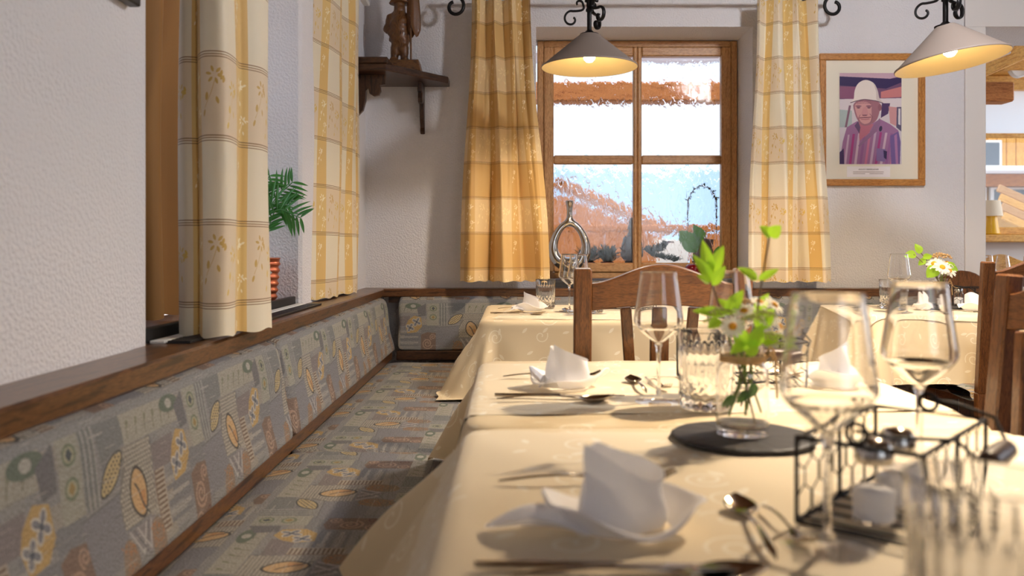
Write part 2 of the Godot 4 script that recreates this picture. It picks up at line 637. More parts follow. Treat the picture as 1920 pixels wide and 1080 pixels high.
func veranda() -> void:
	# a bright garden room beyond the opening
	struct("floor_veranda", slab(MB.new(), 2.1, 6.0, 0.0, 0.012, 4.66, 6.8), M.floor)
	var m := MB.new()
	slab(m, 2.36, 6.4, 0, 1.10, 6.8, 7.0)
	slab(m, 2.36, 6.4, 2.33, 2.9, 6.8, 7.0)
	slab(m, 2.0, 3.2, 1.10, 2.33, 6.8, 7.0)
	slab(m, 6.0, 6.4, 1.10, 2.33, 6.8, 7.0)
	struct("wall_veranda", m, M.smooth_white)
	m = MB.new()
	slab(m, 6.0, 6.4, 0, 0.9, 4.2, 7.0)
	slab(m, 6.0, 6.4, 2.5, 2.9, 4.2, 7.0)
	slab(m, 6.0, 6.4, 0.9, 2.5, 4.2, 4.5)
	slab(m, 6.0, 6.4, 0.9, 2.5, 6.7, 7.0)
	struct("wall_veranda_right", m, M.smooth_white)
	struct("wall_veranda_left", slab(MB.new(), 1.9, 2.1, 0, 2.9, 4.66, 7.0), M.smooth_white)
	struct("ceiling_veranda", slab(MB.new(), 2.0, 6.4, 2.72, 2.9, 4.3, 7.0), M.smooth_white)
	# pine plate and rafters
	struct("beam_1", slab(MB.new(), 2.11, 6.0, 2.25, 2.36, 6.64, 6.79, 0.008), M.gold_pine)
	for k in 3:
		var b := MB.new()
		b.xf = Transform3D(Basis(Vector3(0, 0, 1), 0.42), at(1886 + k * 300, 110, 6.35))
		b.box(Vector3.ZERO, Vector3(0.9, 0.12, 0.1), 0.006)
		struct("beam_%d" % (2 + k), b, M.gold_pine)
	var blk := MB.new()
	slab(blk, 3.72, 3.92, 2.362, 2.44, 6.45, 6.78, 0.006)
	struct("beam_5", blk, M.gold_pine)
	# the window with its roller blind
	var o := thing("window_3", "", "", Vector3(4.6, 1.12, -6.85))
	o.set_meta("kind", "structure")
	m = MB.new()
	m.box(Vector3(0, 0.03, 0), Vector3(2.8, 0.06, 0.12), 0.006)
	m.box(Vector3(0, 1.18, 0), Vector3(2.8, 0.06, 0.08), 0.006)
	for x in [-1.37, 0.0, 1.37]:
		m.box(Vector3(x, 0.6, 0), Vector3(0.06, 1.1, 0.08), 0.006, 1)
	part("frame", m, M.gold_pine, o)
	for x in [-0.685, 0.685]:
		part("pane", MB.new().box(Vector3(x, 0.6, -0.01), Vector3(1.3, 1.1, 0.005)), M.thin_glass, o)
	struct("window_sill_4", slab(MB.new(), 3.2, 6.0, 1.06, 1.118, 6.60, 6.80, 0.006), M.gold_pine)
	var bl := thing("roller_blind", "white fabric roller blind drawn half down over the veranda window", "blind", at(1890, 163, 6.72))
	part("cloth", MB.new().box(Vector3(0.35, -0.18, 0), Vector3(2.2, 0.37, 0.002)), M.blind, bl)
	part("bottom_rail", MB.new().box(Vector3(0.35, -0.385, 0), Vector3(2.2, 0.036, 0.02), 0.005), M.gold_pine, bl, "pale wooden bottom rail")
	# round ventilator high on the wall
	var f := thing("ceiling_fan_unit", "round white ventilator with a grey slatted face under the veranda rafters", "ventilator", at(1909, 128, 6.5))
	m = MB.new()
	m.xf = Transform3D(Basis(Vector3.RIGHT, PI / 2), Vector3.ZERO)
	m.lathe([Vector2(0, -0.03), Vector2(0.06, -0.03), Vector2(0.074, -0.015), Vector2(0.074, 0.02), Vector2(0.066, 0.03), Vector2(0.06, 0.02), Vector2(0, 0.02)], 28)
	part("housing", m, M.white_paint, f)
	for k in 6:
		part("slat", MB.new().box(Vector3(-0.035 + k * 0.014, 0.016, 0.024), Vector3(0.006, 0.05, 0.006), 0.001), M.roof, f)
	# lamp on the sill
	var p := at(1859, 440, 6.7)
	var l := thing("table_lamp", "small table lamp with a yellow flared base and a cream shade on the veranda sill", "lamp", Vector3(p.x, 1.119, p.z))
	part("base", MB.new().lathe([Vector2(0, 0), Vector2(0.062, 0.0), Vector2(0.06, 0.012), Vector2(0.05, 0.06), Vector2(0.042, 0.12), Vector2(0.038, 0.165), Vector2(0.034, 0.17), Vector2(0, 0.17)]), M.yellow, l)
	part("shade", MB.new().lathe([Vector2(0.082, 0.145), Vector2(0.062, 0.268), Vector2(0.06, 0.268), Vector2(0.08, 0.145), Vector2(0.082, 0.145)]), M.lamp_cloth, l)

func outside() -> void:
	struct("ground", slab(MB.new(), -30, 40, -3.2, -3.0, 7.6, 90), M.snow)
	struct("terrace", slab(MB.new(), -4.0, 6.4, -0.2, 0.0, 4.66, 7.7, 0.02), M.snow)
	# wooden eaves just outside the back window
	var e := thing("eaves_beam", "weathered brown timber of the eaves running across the upper window panes", "beam", Vector3(0.7, 2.01, -5.5))
	part("timber", MB.new().box(Vector3.ZERO, Vector3(5.0, 0.125, 0.14), 0.01), M.board, e)
	part("gutter", MB.new().box(Vector3(0, 0.26, -0.12), Vector3(5.0, 0.02, 0.3), 0.004), M.snow, e, "snow covered edge")
	# hazy ridge
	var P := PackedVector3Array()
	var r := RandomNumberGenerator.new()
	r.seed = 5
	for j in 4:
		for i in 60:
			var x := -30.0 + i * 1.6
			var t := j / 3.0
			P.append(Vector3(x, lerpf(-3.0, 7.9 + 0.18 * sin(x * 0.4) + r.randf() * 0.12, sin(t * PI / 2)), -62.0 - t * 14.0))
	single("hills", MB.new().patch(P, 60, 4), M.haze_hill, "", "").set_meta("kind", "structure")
	# neighbour's barn with a board gable
	var b := thing("wooden_barn", "orange board-clad barn with a sloping roof seen through the lower left pane", "barn", Vector3(0.42, 0, -7.6))
	var g := MB.new()
	for k in 14:
		var x0 := -0.9 + k * 0.13
		var top := 1.50 - absf(x0 + 0.06) * 0.42
		var q := MB.new().box(Vector3(x0 + 0.06, (top - 3.0) / 2, 0), Vector3(0.122, top + 3.0, 0.03), 0.006, 1)
		part("board", q, M.board, b)
	for s in [-1.0, 1.0]:
		var q := MB.new()
		q.xf = Transform3D(Basis(Vector3(0, 0, 1), -s * 0.4), Vector3(s * 0.5, 1.39, -0.21))
		q.box(Vector3.ZERO, Vector3(1.14, 0.07, 0.5), 0.01)
		part("roof", q, M.board, b)
	# balcony parapet of upright boards
	var f := thing("balcony_parapet", "balcony parapet of upright orange boards outside the lower window panes", "parapet", Vector3(0.7, 0, -5.9))
	for k in 18:
		var x := -0.95 + k * 0.118
		var h := 1.13 + 0.02 * sin(k * 1.7)
		if k == 11 or k == 12:
			continue
		part("board", MB.new().box(Vector3(x, h / 2, 0), Vector3(0.108, h, 0.025), 0.005, 1), M.board, f)
	part("rail", MB.new().box(Vector3(0.05, 1.15, -0.02), Vector3(2.2, 0.05, 0.08), 0.008), M.board, f)
	part("panel", MB.new().box(Vector3(0.407, 0.62, 0), Vector3(0.22, 0.9, 0.02), 0.004), M.white_paint, f, "white panel between the boards")
	# chalet beyond the veranda window
	var c := thing("chalet", "yellow board-clad chalet with white windows seen through the veranda window", "building", Vector3(9.3, 0, -16.0))
	part("wall", MB.new().box(Vector3(0, 0.5, -1.0), Vector3(6.0, 8.0, 1.8)), M.gold_pine, c)
	var planks := MB.new()
	for k in 30:
		planks.box(Vector3(-2.6 + k * 0.18, 3.2, -0.08), Vector3(0.165, 1.7, 0.04), 0.01, 1)
	part("cladding", planks, M.gold_pine, c).set_meta("kind", "stuff")
	for q in [[-0.34, 2.78, 0.42, 0.52], [0.06, 1.96, 0.8, 0.4], [-0.62, 1.96, 0.4, 0.4]]:
		var w := part("window", MB.new().box(Vector3(q[0], q[1], 0.0), Vector3(q[2], q[3], 0.08), 0.01), M.white_paint, c)
		part("pane", MB.new().box(Vector3(q[0], q[1], 0.045), Vector3(q[2] - 0.12, q[3] - 0.1, 0.02)), M.dark_pane, w)
	part("porch_roof", MB.new().box(Vector3(0, 2.44, 0.35), Vector3(6, 0.09, 0.9), 0.01), M.snow, c, "snow covered porch roof")
	part("fascia", MB.new().box(Vector3(0, 2.28, 0.1), Vector3(6, 0.22, 0.3), 0.01), M.board, c)
	for k in 4:
		var q := MB.new()
		q.xf = Transform3D(Basis(Vector3(0, 0, 1), -0.42), Vector3(0.2, 1.52 - k * 0.16, 1.4 + k * 0.05))
		q.box(Vector3.ZERO, Vector3(2.6, 0.13, 0.05), 0.01)
		part("stair_board", q, M.gold_pine if k % 2 else M.pine, c)

# ---------------------------------------------------------------- materials
func c8(r: float, g: float, b: float, a := 1.0) -> Color:
	return Color(r / 255.0, g / 255.0, b / 255.0, a)

func mat(col: Color, rough := 0.6, metal := 0.0) -> StandardMaterial3D:
	var m := StandardMaterial3D.new()
	m.albedo_color = col
	m.roughness = rough
	m.metallic = metal
	return m

func noise(freq: float, oct := 3, kind := FastNoiseLite.TYPE_SIMPLEX_SMOOTH, sd := 1) -> FastNoiseLite:
	var f := FastNoiseLite.new()
	f.noise_type = kind
	f.frequency = freq
	f.seed = sd
	f.fractal_octaves = oct
	return f

func noise_tex(f: FastNoiseLite, stops: Array, size := 512) -> NoiseTexture2D:
	var t := NoiseTexture2D.new()
	t.width = size
	t.height = size
	t.seamless = true
	t.noise = f
	if stops.size():
		var g := Gradient.new()
		var o := PackedFloat32Array()
		var c := PackedColorArray()
		for s in stops:
			o.append(s[0])
			c.append(s[1])
		g.offsets = o
		g.colors = c
		t.color_ramp = g
	return t

func wood(dark: Color, mid: Color, light: Color, rough: float, along := 1.4, across := 0.16, sd := 1, coat := 0.0) -> StandardMaterial3D:
	var m := mat(Color.WHITE, rough)
	var f := noise(0.016, 4, FastNoiseLite.TYPE_SIMPLEX_SMOOTH, sd)
	f.domain_warp_enabled = true
	f.domain_warp_amplitude = 18.0
	f.domain_warp_frequency = 0.01
	m.albedo_texture = noise_tex(f, [[0.15, dark], [0.4, mid], [0.5, light], [0.58, mid], [0.8, light], [0.95, dark]])
	m.uv1_scale = Vector3(1.0 / along, 1.0 / across, 1)
	m.detail_enabled = true
	m.detail_blend_mode = BaseMaterial3D.BLEND_MODE_MUL
	m.detail_albedo = M.pores
	m.metallic_specular = 0.5
	if coat > 0.0:
		m.clearcoat_enabled = true
		m.clearcoat = coat
		m.clearcoat_roughness = 0.15
	return m

func make_materials() -> void:
	M.pores = noise_tex(noise(0.09, 3, FastNoiseLite.TYPE_SIMPLEX, 5), [[0.2, Color(0.7, 0.65, 0.6)], [0.40, Color(1, 1, 1)], [1.0, Color(1, 1, 1)]])
	var bumps := noise_tex(noise(0.085, 2, FastNoiseLite.TYPE_SIMPLEX_SMOOTH, 9), [], 512)
	var pl := mat(c8(229, 226, 226), 0.9)
	pl.uv1_triplanar = true
	pl.uv1_world_triplanar = true
	pl.uv1_scale = Vector3(2, 2, 2)
	pl.heightmap_enabled = true
	pl.heightmap_texture = bumps
	pl.heightmap_scale = 0.28
	M.plaster = pl
	M.smooth_white = mat(c8(234, 228, 222), 0.8)
	M.ceiling = wood(c8(58, 34, 18), c8(92, 60, 34), c8(106, 72, 42), 0.5, 1.6, 0.16, 19)
	M.oak = wood(c8(52, 30, 14), c8(98, 62, 32), c8(116, 76, 42), 0.32, 1.6, 0.12, 3, 0.2)
	M.walnut = wood(c8(84, 50, 24), c8(106, 66, 32), c8(118, 76, 40), 0.36, 1.1, 0.13, 7, 0.25)
	M.deep_wood = wood(c8(36, 20, 10), c8(66, 40, 22), c8(78, 50, 30), 0.4, 1.1, 0.13, 8, 0.2)
	M.pine = wood(c8(178, 126, 76), c8(200, 150, 98), c8(208, 162, 110), 0.4, 1.6, 0.1, 11)
	M.gold_pine = wood(c8(196, 130, 50), c8(226, 166, 78), c8(236, 184, 100), 0.5, 1.6, 0.1, 12)
	M.board = wood(c8(150, 84, 36), c8(196, 122, 62), c8(212, 142, 78), 0.7, 1.6, 0.1, 13)
	M.carved = wood(c8(60, 34, 14), c8(110, 70, 34), c8(126, 84, 42), 0.45, 0.3, 0.05, 14, 0.15)
	M.floor = wood(c8(90, 60, 36), c8(130, 90, 56), c8(146, 104, 68), 0.4, 1.6, 0.2, 15)
	M.iron = mat(c8(28, 26, 26), 0.42, 0.6)
	M.wire = mat(c8(34, 30, 29), 0.5, 0.5)
	M.steel = mat(Color(0.74, 0.70, 0.64), 0.1, 1.0)
	M.chrome = mat(Color(0.82, 0.80, 0.77), 0.16, 1.0)
	M.black = mat(c8(22, 21, 22), 0.5)
	M.grille = mat(c8(40, 38, 38), 0.4, 0.4)
	M.shade = mat(c8(142, 128, 117), 0.6)
	M.lining = mat(c8(238, 218, 170), 0.6)
	M.cord = mat(c8(40, 36, 34), 0.7)
	M.bulb = mat(c8(255, 240, 214), 0.3)
	M.bulb.emission_enabled = true
	M.bulb.emission = c8(255, 226, 170)
	M.bulb.emission_energy_multiplier = 30.0
	M.globe = M.bulb.duplicate()
	M.globe.emission = c8(246, 248, 255)
	M.globe.emission_energy_multiplier = 3.0
	var th := mat(Color(1, 1, 1, 0.02), 0.0)
	th.transparency = BaseMaterial3D.TRANSPARENCY_ALPHA
	M.thin_glass = th
	var gl := mat(Color(1, 1, 1, 0.0), 0.0)
	gl.refraction_enabled = true
	gl.refraction_scale = 0.05
	gl.transparency = BaseMaterial3D.TRANSPARENCY_ALPHA
	M.glass = gl
	var rip := gl.duplicate() as StandardMaterial3D
	rip.heightmap_enabled = true
	var rf := noise(0.008, 3, FastNoiseLite.TYPE_SIMPLEX_SMOOTH, 21)
	rf.domain_warp_enabled = true
	rf.domain_warp_amplitude = 40.0
	rf.domain_warp_frequency = 0.012
	rip.heightmap_texture = noise_tex(rf, [[0.0, Color.BLACK], [0.42, Color(0.42, 0.42, 0.42)], [0.55, Color(0.5, 0.5, 0.5)], [0.7, Color(0.9, 0.9, 0.9)], [1.0, Color.WHITE]], 1024)
	rip.heightmap_scale = 0.048
	rip.uv1_scale = Vector3(2.6, 1.3, 1)
	M.ripple_glass = rip
	M.linen = mat(c8(252, 250, 251), 0.85)
	M.linen.backlight_enabled = true
	M.linen.backlight = Color(0.55, 0.55, 0.55)
	var sn := mat(c8(46, 44, 44), 0.55)
	sn.heightmap_enabled = true
	sn.heightmap_texture = bumps
	sn.heightmap_scale = 0.15
	sn.uv1_scale = Vector3(3, 3, 3)
	M.slate = sn
	M.twine = mat(c8(196, 160, 112), 0.9)
	M.leaf = mat(c8(156, 196, 52), 0.5)
	M.leaf.backlight_enabled = true
	M.leaf.backlight = Color(0.72, 0.92, 0.25)
	M.dark_leaf = mat(c8(62, 104, 36), 0.5)
	M.dark_leaf.backlight_enabled = true
	M.dark_leaf.backlight = Color(0.35, 0.6, 0.18)
	M.palm = mat(c8(70, 136, 54), 0.35)
	M.stem = mat(c8(128, 152, 60), 0.6)
	M.twig = mat(c8(112, 92, 70), 0.7)
	M.petal = mat(c8(250, 246, 232), 0.7)
	M.petal.backlight_enabled = true
	M.petal.backlight = Color(0.9, 0.9, 0.9)
	M.yolk = mat(c8(222, 158, 32), 0.8)
	M.umbel = mat(c8(168, 178, 96), 0.8)
	M.yarrow = mat(c8(196, 160, 110), 0.9)
	M.orchid = mat(c8(150, 80, 168), 0.5)
	M.copper = mat(c8(196, 112, 78), 0.28, 0.75)
	M.apple = mat(c8(112, 10, 16), 0.12)
	M.bronze = mat(c8(74, 66, 60), 0.6, 0.2)
	M.bark = mat(c8(92, 62, 46), 0.9)
	M.fir = mat(c8(46, 62, 40), 0.8)
	M.pot = mat(c8(116, 42, 36), 0.7)
	M.snow = mat(c8(236, 240, 246), 0.9)
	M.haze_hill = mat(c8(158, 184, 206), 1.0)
	M.white_paint = mat(c8(236, 234, 228), 0.5)
	M.dark_pane = mat(c8(92, 102, 112), 0.1)
	M.yellow = mat(c8(232, 176, 20), 0.3)
	M.lamp_cloth = mat(c8(248, 238, 214), 0.9)
	M.lamp_cloth.backlight_enabled = true
	M.lamp_cloth.backlight = Color(0.7, 0.62, 0.48)
	M.blind = mat(c8(246, 246, 244), 0.9)
	M.blind.backlight_enabled = true
	M.blind.backlight = Color(1.2, 1.2, 1.2)
	M.paper = mat(c8(240, 232, 212), 0.9)
	M.card = mat(c8(246, 240, 238), 0.9)
	M.ink = mat(c8(70, 56, 56), 0.9)
	M.pale_ink = mat(c8(190, 176, 172), 0.9)
	M.frame_wood = wood(c8(176, 116, 52), c8(198, 136, 68), c8(206, 146, 78), 0.4, 1.6, 0.12, 31)
	M.dark_frame = mat(c8(40, 34, 32), 0.4)
	M.roof = mat(c8(120, 112, 108), 0.8)
	M.fabric = mat(Color.WHITE, 0.95)
	M.fabric.albedo_texture = bench_print()
	M.fabric.detail_enabled = true
	M.fabric.detail_blend_mode = BaseMaterial3D.BLEND_MODE_MUL
	M.fabric.detail_uv_layer = BaseMaterial3D.DETAIL_UV_1
	M.fabric.detail_albedo = noise_tex(noise(0.2, 2, FastNoiseLite.TYPE_SIMPLEX, 41), [[0.1, Color(0.72, 0.7, 0.68)], [0.6, Color(1, 1, 1)], [1.0, Color(1, 1, 1)]])
	M.curtain = mat(Color.WHITE, 0.6)
	M.curtain.albedo_texture = curtain_print(c8(236, 224, 196), c8(228, 208, 176), c8(226, 192, 120), c8(224, 186, 112), c8(206, 168, 90), c8(222, 188, 92), c8(246, 232, 196))
	M.curtain.rim_enabled = true
	M.curtain.rim = 0.4
	M.curtain.backlight_enabled = true
	M.curtain.backlight = Color(0.14, 0.14, 0.14)
	M.gold_curtain = M.curtain.duplicate()
	M.gold_curtain.albedo_texture = curtain_print(c8(212, 172, 106), c8(226, 196, 144), c8(212, 172, 104), c8(198, 154, 84), c8(240, 214, 160), c8(240, 214, 160), c8(246, 226, 180))
	M.niche_shade_gold = mat(c8(150, 104, 44), 0.7)  # the niche's golden shade put into the cloth colour
	M.damask = mat(Color.WHITE, 0.6)
	M.damask.albedo_texture = damask_print(c8(226, 205, 164), c8(242, 228, 198))
	M.damask.uv1_scale = Vector3(3.2, 3.2, 1)
	M.damask.rim_enabled = true
	M.damask.rim = 0.3
	M.overlay = M.damask.duplicate()
	M.overlay.albedo_texture = damask_print(c8(236, 220, 188), c8(248, 240, 220))
	M.portrait = mat(Color.WHITE, 0.5)
	M.portrait.albedo_texture = portrait_print()

func bench_print() -> Texture2D:
	var p := Paint.new(1024, 1024, c8(142, 142, 144))
	var bg := [c8(150, 149, 147), c8(132, 133, 138), c8(160, 155, 146), c8(122, 125, 130), c8(148, 144, 142)]
	var r := RandomNumberGenerator.new()
	r.seed = 4
	for k in 60:
		p.rect(r.randf(), r.randf(), r.randf_range(0.06, 0.2), r.randf_range(0.03, 0.1), bg[r.randi() % 5])
	var dk := c8(62, 62, 60)
	for half in [1, 0]:
		var oy := 0.0 if half == 0 else 0.58
		var ox := 0.0 if half == 0 else 0.37
		if half == 0:
			p.rect(0, -0.04, 1, 0.62, c8(142, 142, 144))
			for k in 40:
				p.rect(r.randf(), r.randf() * 0.5, r.randf_range(0.06, 0.2), r.randf_range(0.03, 0.08), bg[r.randi() % 5])
		var V := func(x: float, y: float) -> Vector2: return Vector2(x + ox, y + oy)
		# stripes and the diamond column
		p.rect(0.014 + ox, oy, 0.13, 0.25, c8(164, 164, 150))
		for k in 3:
			p.line([V.call(0.155 + k * 0.03, 0.0), V.call(0.16 + k * 0.03, 0.25)], 0.008, c8(100, 108, 104))
			p.line([V.call(0.168 + k * 0.03, 0.0), V.call(0.172 + k * 0.03, 0.25)], 0.004, c8(190, 190, 182))
		for k in 2:
			var y := 0.055 + k * 0.1
			p.oval(0.08 + ox, y + oy, 0.04, 0.034, 0, c8(112, 124, 100))
			p.oval(0.08 + ox, y + oy, 0.03, 0.024, 0, c8(176, 174, 146))
			p.poly([V.call(0.08, y - 0.022), V.call(0.1, y), V.call(0.08, y + 0.022), V.call(0.06, y)], c8(60, 70, 76) if k == 0 else c8(160, 130, 70))
		# dark greens and sprigs along the top
		p.poly([V.call(0.24, 0.0), V.call(0.43, 0.0), V.call(0.43, 0.1), V.call(0.26, 0.13)], c8(120, 124, 126))
		p.rect(0.43 + ox, oy, 0.5, 0.11, c8(172, 168, 154))
		for k in 6:
			p.line([V.call(0.46 + k * 0.075, 0.09), V.call(0.475 + k * 0.075, 0.03)], 0.006, c8(112, 116, 96))
			p.oval(0.478 + k * 0.075 + ox, 0.04 + oy, 0.018, 0.008, -1.0, c8(128, 132, 108))
		p.oval(0.86 + ox, 0.03 + oy, 0.09, 0.035, 0.0, c8(94, 108, 92))
		p.oval(0.86 + ox, 0.03 + oy, 0.03, 0.02, 0.0, c8(186, 184, 172))
		p.poly([V.call(0.90, 0.05), V.call(1.0, 0.0), V.call(1.0, 0.14), V.call(0.92, 0.15)], c8(104, 104, 108))
		# slate trapezoid
		p.poly([V.call(0.11, 0.27), V.call(0.37, 0.25), V.call(0.36, 0.43), V.call(0.31, 0.48), V.call(0.11, 0.48)], c8(126, 128, 136))
		p.line([V.call(0.11, 0.27), V.call(0.37, 0.25)], 0.004, c8(92, 92, 96))
		# dotted patch behind the large leaf
		p.poly([V.call(0.41, 0.115), V.call(0.628, 0.115), V.call(0.62, 0.38), V.call(0.36, 0.38), V.call(0.36, 0.27)], c8(128, 124, 118))
		for j in 17:
			for i in 15:
				var q: Vector2 = V.call(0.372 + i * 0.0175 + (j % 2) * 0.008, 0.124 + j * 0.0155)
				if q.x - ox > 0.41 - maxf(0.0, (q.y - oy - 0.2) * 0.6) and q.x - ox < 0.625:
					p.oval(q.x, q.y, 0.0058, 0.0058, 0, c8(206, 198, 180))
		# seed leaf
		p.oval(0.323 + ox, 0.176 + oy, 0.098, 0.046, -0.62, dk, 0.5)
		p.oval(0.323 + ox, 0.176 + oy, 0.088, 0.038, -0.62, c8(212, 186, 128), 0.5)
		for k in 9:
			for s in [-1, 0, 1]:
				var q := Vector2(-0.07 + k * 0.0175, s * 0.018).rotated(-0.62)
				p.oval(0.323 + ox + q.x, 0.176 + oy + q.y, 0.006, 0.0045, 0, dk)
		# large leaf
		p.oval(0.5 + ox, 0.285 + oy, 0.095, 0.066, 1.35, c8(56, 54, 52), 0.35)
		p.oval(0.5 + ox, 0.285 + oy, 0.083, 0.055, 1.35, c8(222, 176, 116), 0.35)
		p.poly([V.call(0.515, 0.28), V.call(0.55, 0.29), V.call(0.54, 0.34), V.call(0.51, 0.355)], c8(206, 142, 84))
		p.line(spline([V.call(0.475, 0.25), V.call(0.50, 0.28), V.call(0.525, 0.335), V.call(0.56, 0.375)]), 0.009, dk)
		# mauve, ladder and bars
		p.poly([V.call(0.63, 0.15), V.call(0.83, 0.145), V.call(0.80, 0.25), V.call(0.63, 0.25)], c8(128, 118, 120))
		p.rect(0.63 + ox, 0.25 + oy, 0.085, 0.23, c8(188, 176, 158))
		for k in 12:
			p.rect(0.638 + ox, 0.258 + k * 0.0185 + oy, 0.07, 0.009, c8(108, 84, 70))
		p.line([V.call(0.636, 0.25), V.call(0.636, 0.48)], 0.006, c8(108, 84, 70))
		for k in 6:
			p.rect(0.72 + ox, 0.3 + k * 0.03 + oy, 0.2, 0.016, c8(120, 122, 128) if k % 2 else c8(170, 168, 164))
		# flower patch
		p.poly([V.call(0.78, 0.25), V.call(0.81, 0.19), V.call(0.87, 0.14), V.call(0.95, 0.16), V.call(0.96, 0.26), V.call(0.90, 0.32), V.call(0.80, 0.33)], c8(204, 164, 94))
		for k in 8:
			p.line([V.call(0.80, 0.2 + k * 0.016), V.call(0.95, 0.17 + k * 0.016)], 0.003, c8(180, 140, 72))
		for q in [[0.90, 0.21, 1.0], [0.83, 0.27, 0.85]]:
			for pas in 2:
				for k in 4:
					var e = Vector2.from_angle(k * PI / 2 + 0.5) * 0.028 * q[2]
					p.oval(q[0] + e.x + ox, q[1] + e.y + oy, 0.027 - pas * 0.008, 0.02 - pas * 0.008, k * PI / 2 + 0.5, c8(214, 206, 192) if pas == 0 else c8(122, 126, 138))
			p.oval(q[0] + ox, q[1] + oy, 0.012, 0.012, 0, c8(70, 80, 96))
		# brown spirals
		p.poly([V.call(-0.05, 0.345), V.call(0.02, 0.32), V.call(0.11, 0.33), V.call(0.115, 0.58), V.call(-0.05, 0.58)], c8(120, 94, 80))
		p.spiral(0.02 + ox, 0.44 + oy, 0.058, 2.0, 0.4, 0.013, c8(176, 142, 120))
		p.spiral(0.08 + ox, 0.37 + oy, 0.035, 1.6, 2.0, 0.01, c8(176, 142, 120))
		p.spiral(-0.01 + ox, 0.545 + oy, 0.04, 1.6, 3.0, 0.01, c8(176, 142, 120))
		p.spiral(0.09 + ox, 0.53 + oy, 0.03, 1.4, 1.0, 0.009, c8(96, 62, 52))
		# chevrons and ochre blobs under the leaf
		p.poly([V.call(0.37, 0.39), V.call(0.60, 0.39), V.call(0.50, 0.52)], c8(140, 136, 140))
		for k in 3:
			p.line([V.call(0.385 + k * 0.03, 0.395), V.call(0.45 + k * 0.03, 0.49), V.call(0.515 + k * 0.02, 0.395)], 0.009, c8(196, 192, 190) if k != 1 else c8(104, 104, 112))
		for q in [[0.35, 0.50], [0.585, 0.49]]:
			p.oval(q[0] + ox, q[1] + oy, 0.06, 0.09, 0.15, c8(142, 118, 98))
			for k in 40:
				var e := Vector2(r.randf_range(-0.045, 0.045), r.randf_range(-0.075, 0.075))
				p.oval(q[0] + e.x + ox, q[1] + e.y + oy, 0.008, 0.003, r.randf() * 3.0, c8(176, 112, 66))
		for k in 10:
			p.line([V.call(0.1 + r.randf() * 0.8, 0.5), V.call(0.15 + r.randf() * 0.8, 0.56)], 0.0025, c8(96, 94, 92))
	soften(p.im, c8(144, 142, 140), 0.34)
	# warp and weft
	for k in 170:
		var y := r.randf()
		p.rect(r.randf(), y, r.randf_range(0.02, 0.12), 0.0015, c8(112, 112, 112) if k % 2 else c8(182, 178, 170))
	return p.tex()

func soften(im: Image, towards: Color, share: float) -> void:
	# a thin even wash over the whole print
	var wash := Image.create(im.get_width(), im.get_height(), false, Image.FORMAT_RGBA8)
	towards.a = share
	wash.fill(towards)
	im.blend_rect(wash, Rect2i(0, 0, im.get_width(), im.get_height()), Vector2i.ZERO)

func curtain_print(plain: Color, print_row: Color, stripe: Color, stripe_low: Color, sprig_a: Color, sprig_b: Color, sprig_c: Color) -> Texture2D:
	# one repeat is 0.20 m wide and two rows high; the upper row carries the sprigs
	var p := Paint.new(560, 966, plain)
	var H := 966.0 / 560.0
	p.rect(0.0, 0.0, 0.68, H * 0.5, print_row)
	p.rect(0.68, 0.0, 0.32, H * 0.5, stripe)
	p.rect(0.68, H * 0.5, 0.32, H * 0.5, stripe_low)
	for k in 2:
		for s in 3:
			p.rect(0, k * H * 0.5 + s * 0.026 - 0.026, 1.0, 0.0095, c8(142, 104, 58))
	var r := RandomNumberGenerator.new()
	r.seed = 8
	var sprig := func(x: float, y: float, s: float, c: Color) -> void:
		for k in 6:
			var a := k * TAU / 6.0 + 0.2
			var e := Vector2.from_angle(a) * 0.05 * s
			p.oval(x + e.x, y + e.y, 0.026 * s, 0.012 * s, a, c, 0.4)
		for k in 4:
			p.oval(x + 0.06 * s + r.randf_range(-0.03, 0.03), y - 0.02 + k * 0.018 * s, 0.024 * s, 0.012 * s, r.randf() * 3.0, c, 0.3)
		p.line(spline([Vector2(x, y + 0.05 * s), Vector2(x - 0.03 * s, y + 0.14 * s), Vector2(x - 0.09 * s, y + 0.26 * s)]), 0.006, c)
		p.oval(x - 0.07 * s, y + 0.17 * s, 0.034 * s, 0.016 * s, 1.7, c, 0.4)
		p.oval(x + 0.02 * s, y + 0.2 * s, 0.03 * s, 0.013 * s, 1.3, c, 0.4)
		p.oval(x - 0.1 * s, y + 0.3 * s, 0.03 * s, 0.012 * s, 1.9, c, 0.4)
	sprig.call(0.22, 0.22, 1.3, sprig_a)
	sprig.call(0.50, 0.34, 1.3, sprig_b)
	sprig.call(0.86, 0.22, 1.0, sprig_c)
	sprig.call(0.92, 0.60, 0.7, sprig_c)
	sprig.call(0.80, 1.10, 0.8, sprig_c)
	return p.tex()

func damask_print(base: Color, fig: Color) -> Texture2D:
	var p := Paint.new(512, 512, base)
	var r := RandomNumberGenerator.new()
	r.seed = 3
	for k in 16:
		var c := Vector2((k % 4) * 0.25 + r.randf_range(-0.06, 0.06), (k / 4) * 0.25 + r.randf_range(-0.06, 0.06))
		p.spiral(c.x, c.y, r.randf_range(0.07, 0.13), r.randf_range(1.1, 1.7) * (1 if k % 2 else -1), r.randf() * TAU, 0.012, fig)
		p.oval(c.x + 0.05, c.y - 0.07, 0.04, 0.016, r.randf() * 3.0, fig, 0.5)
	return p.tex()

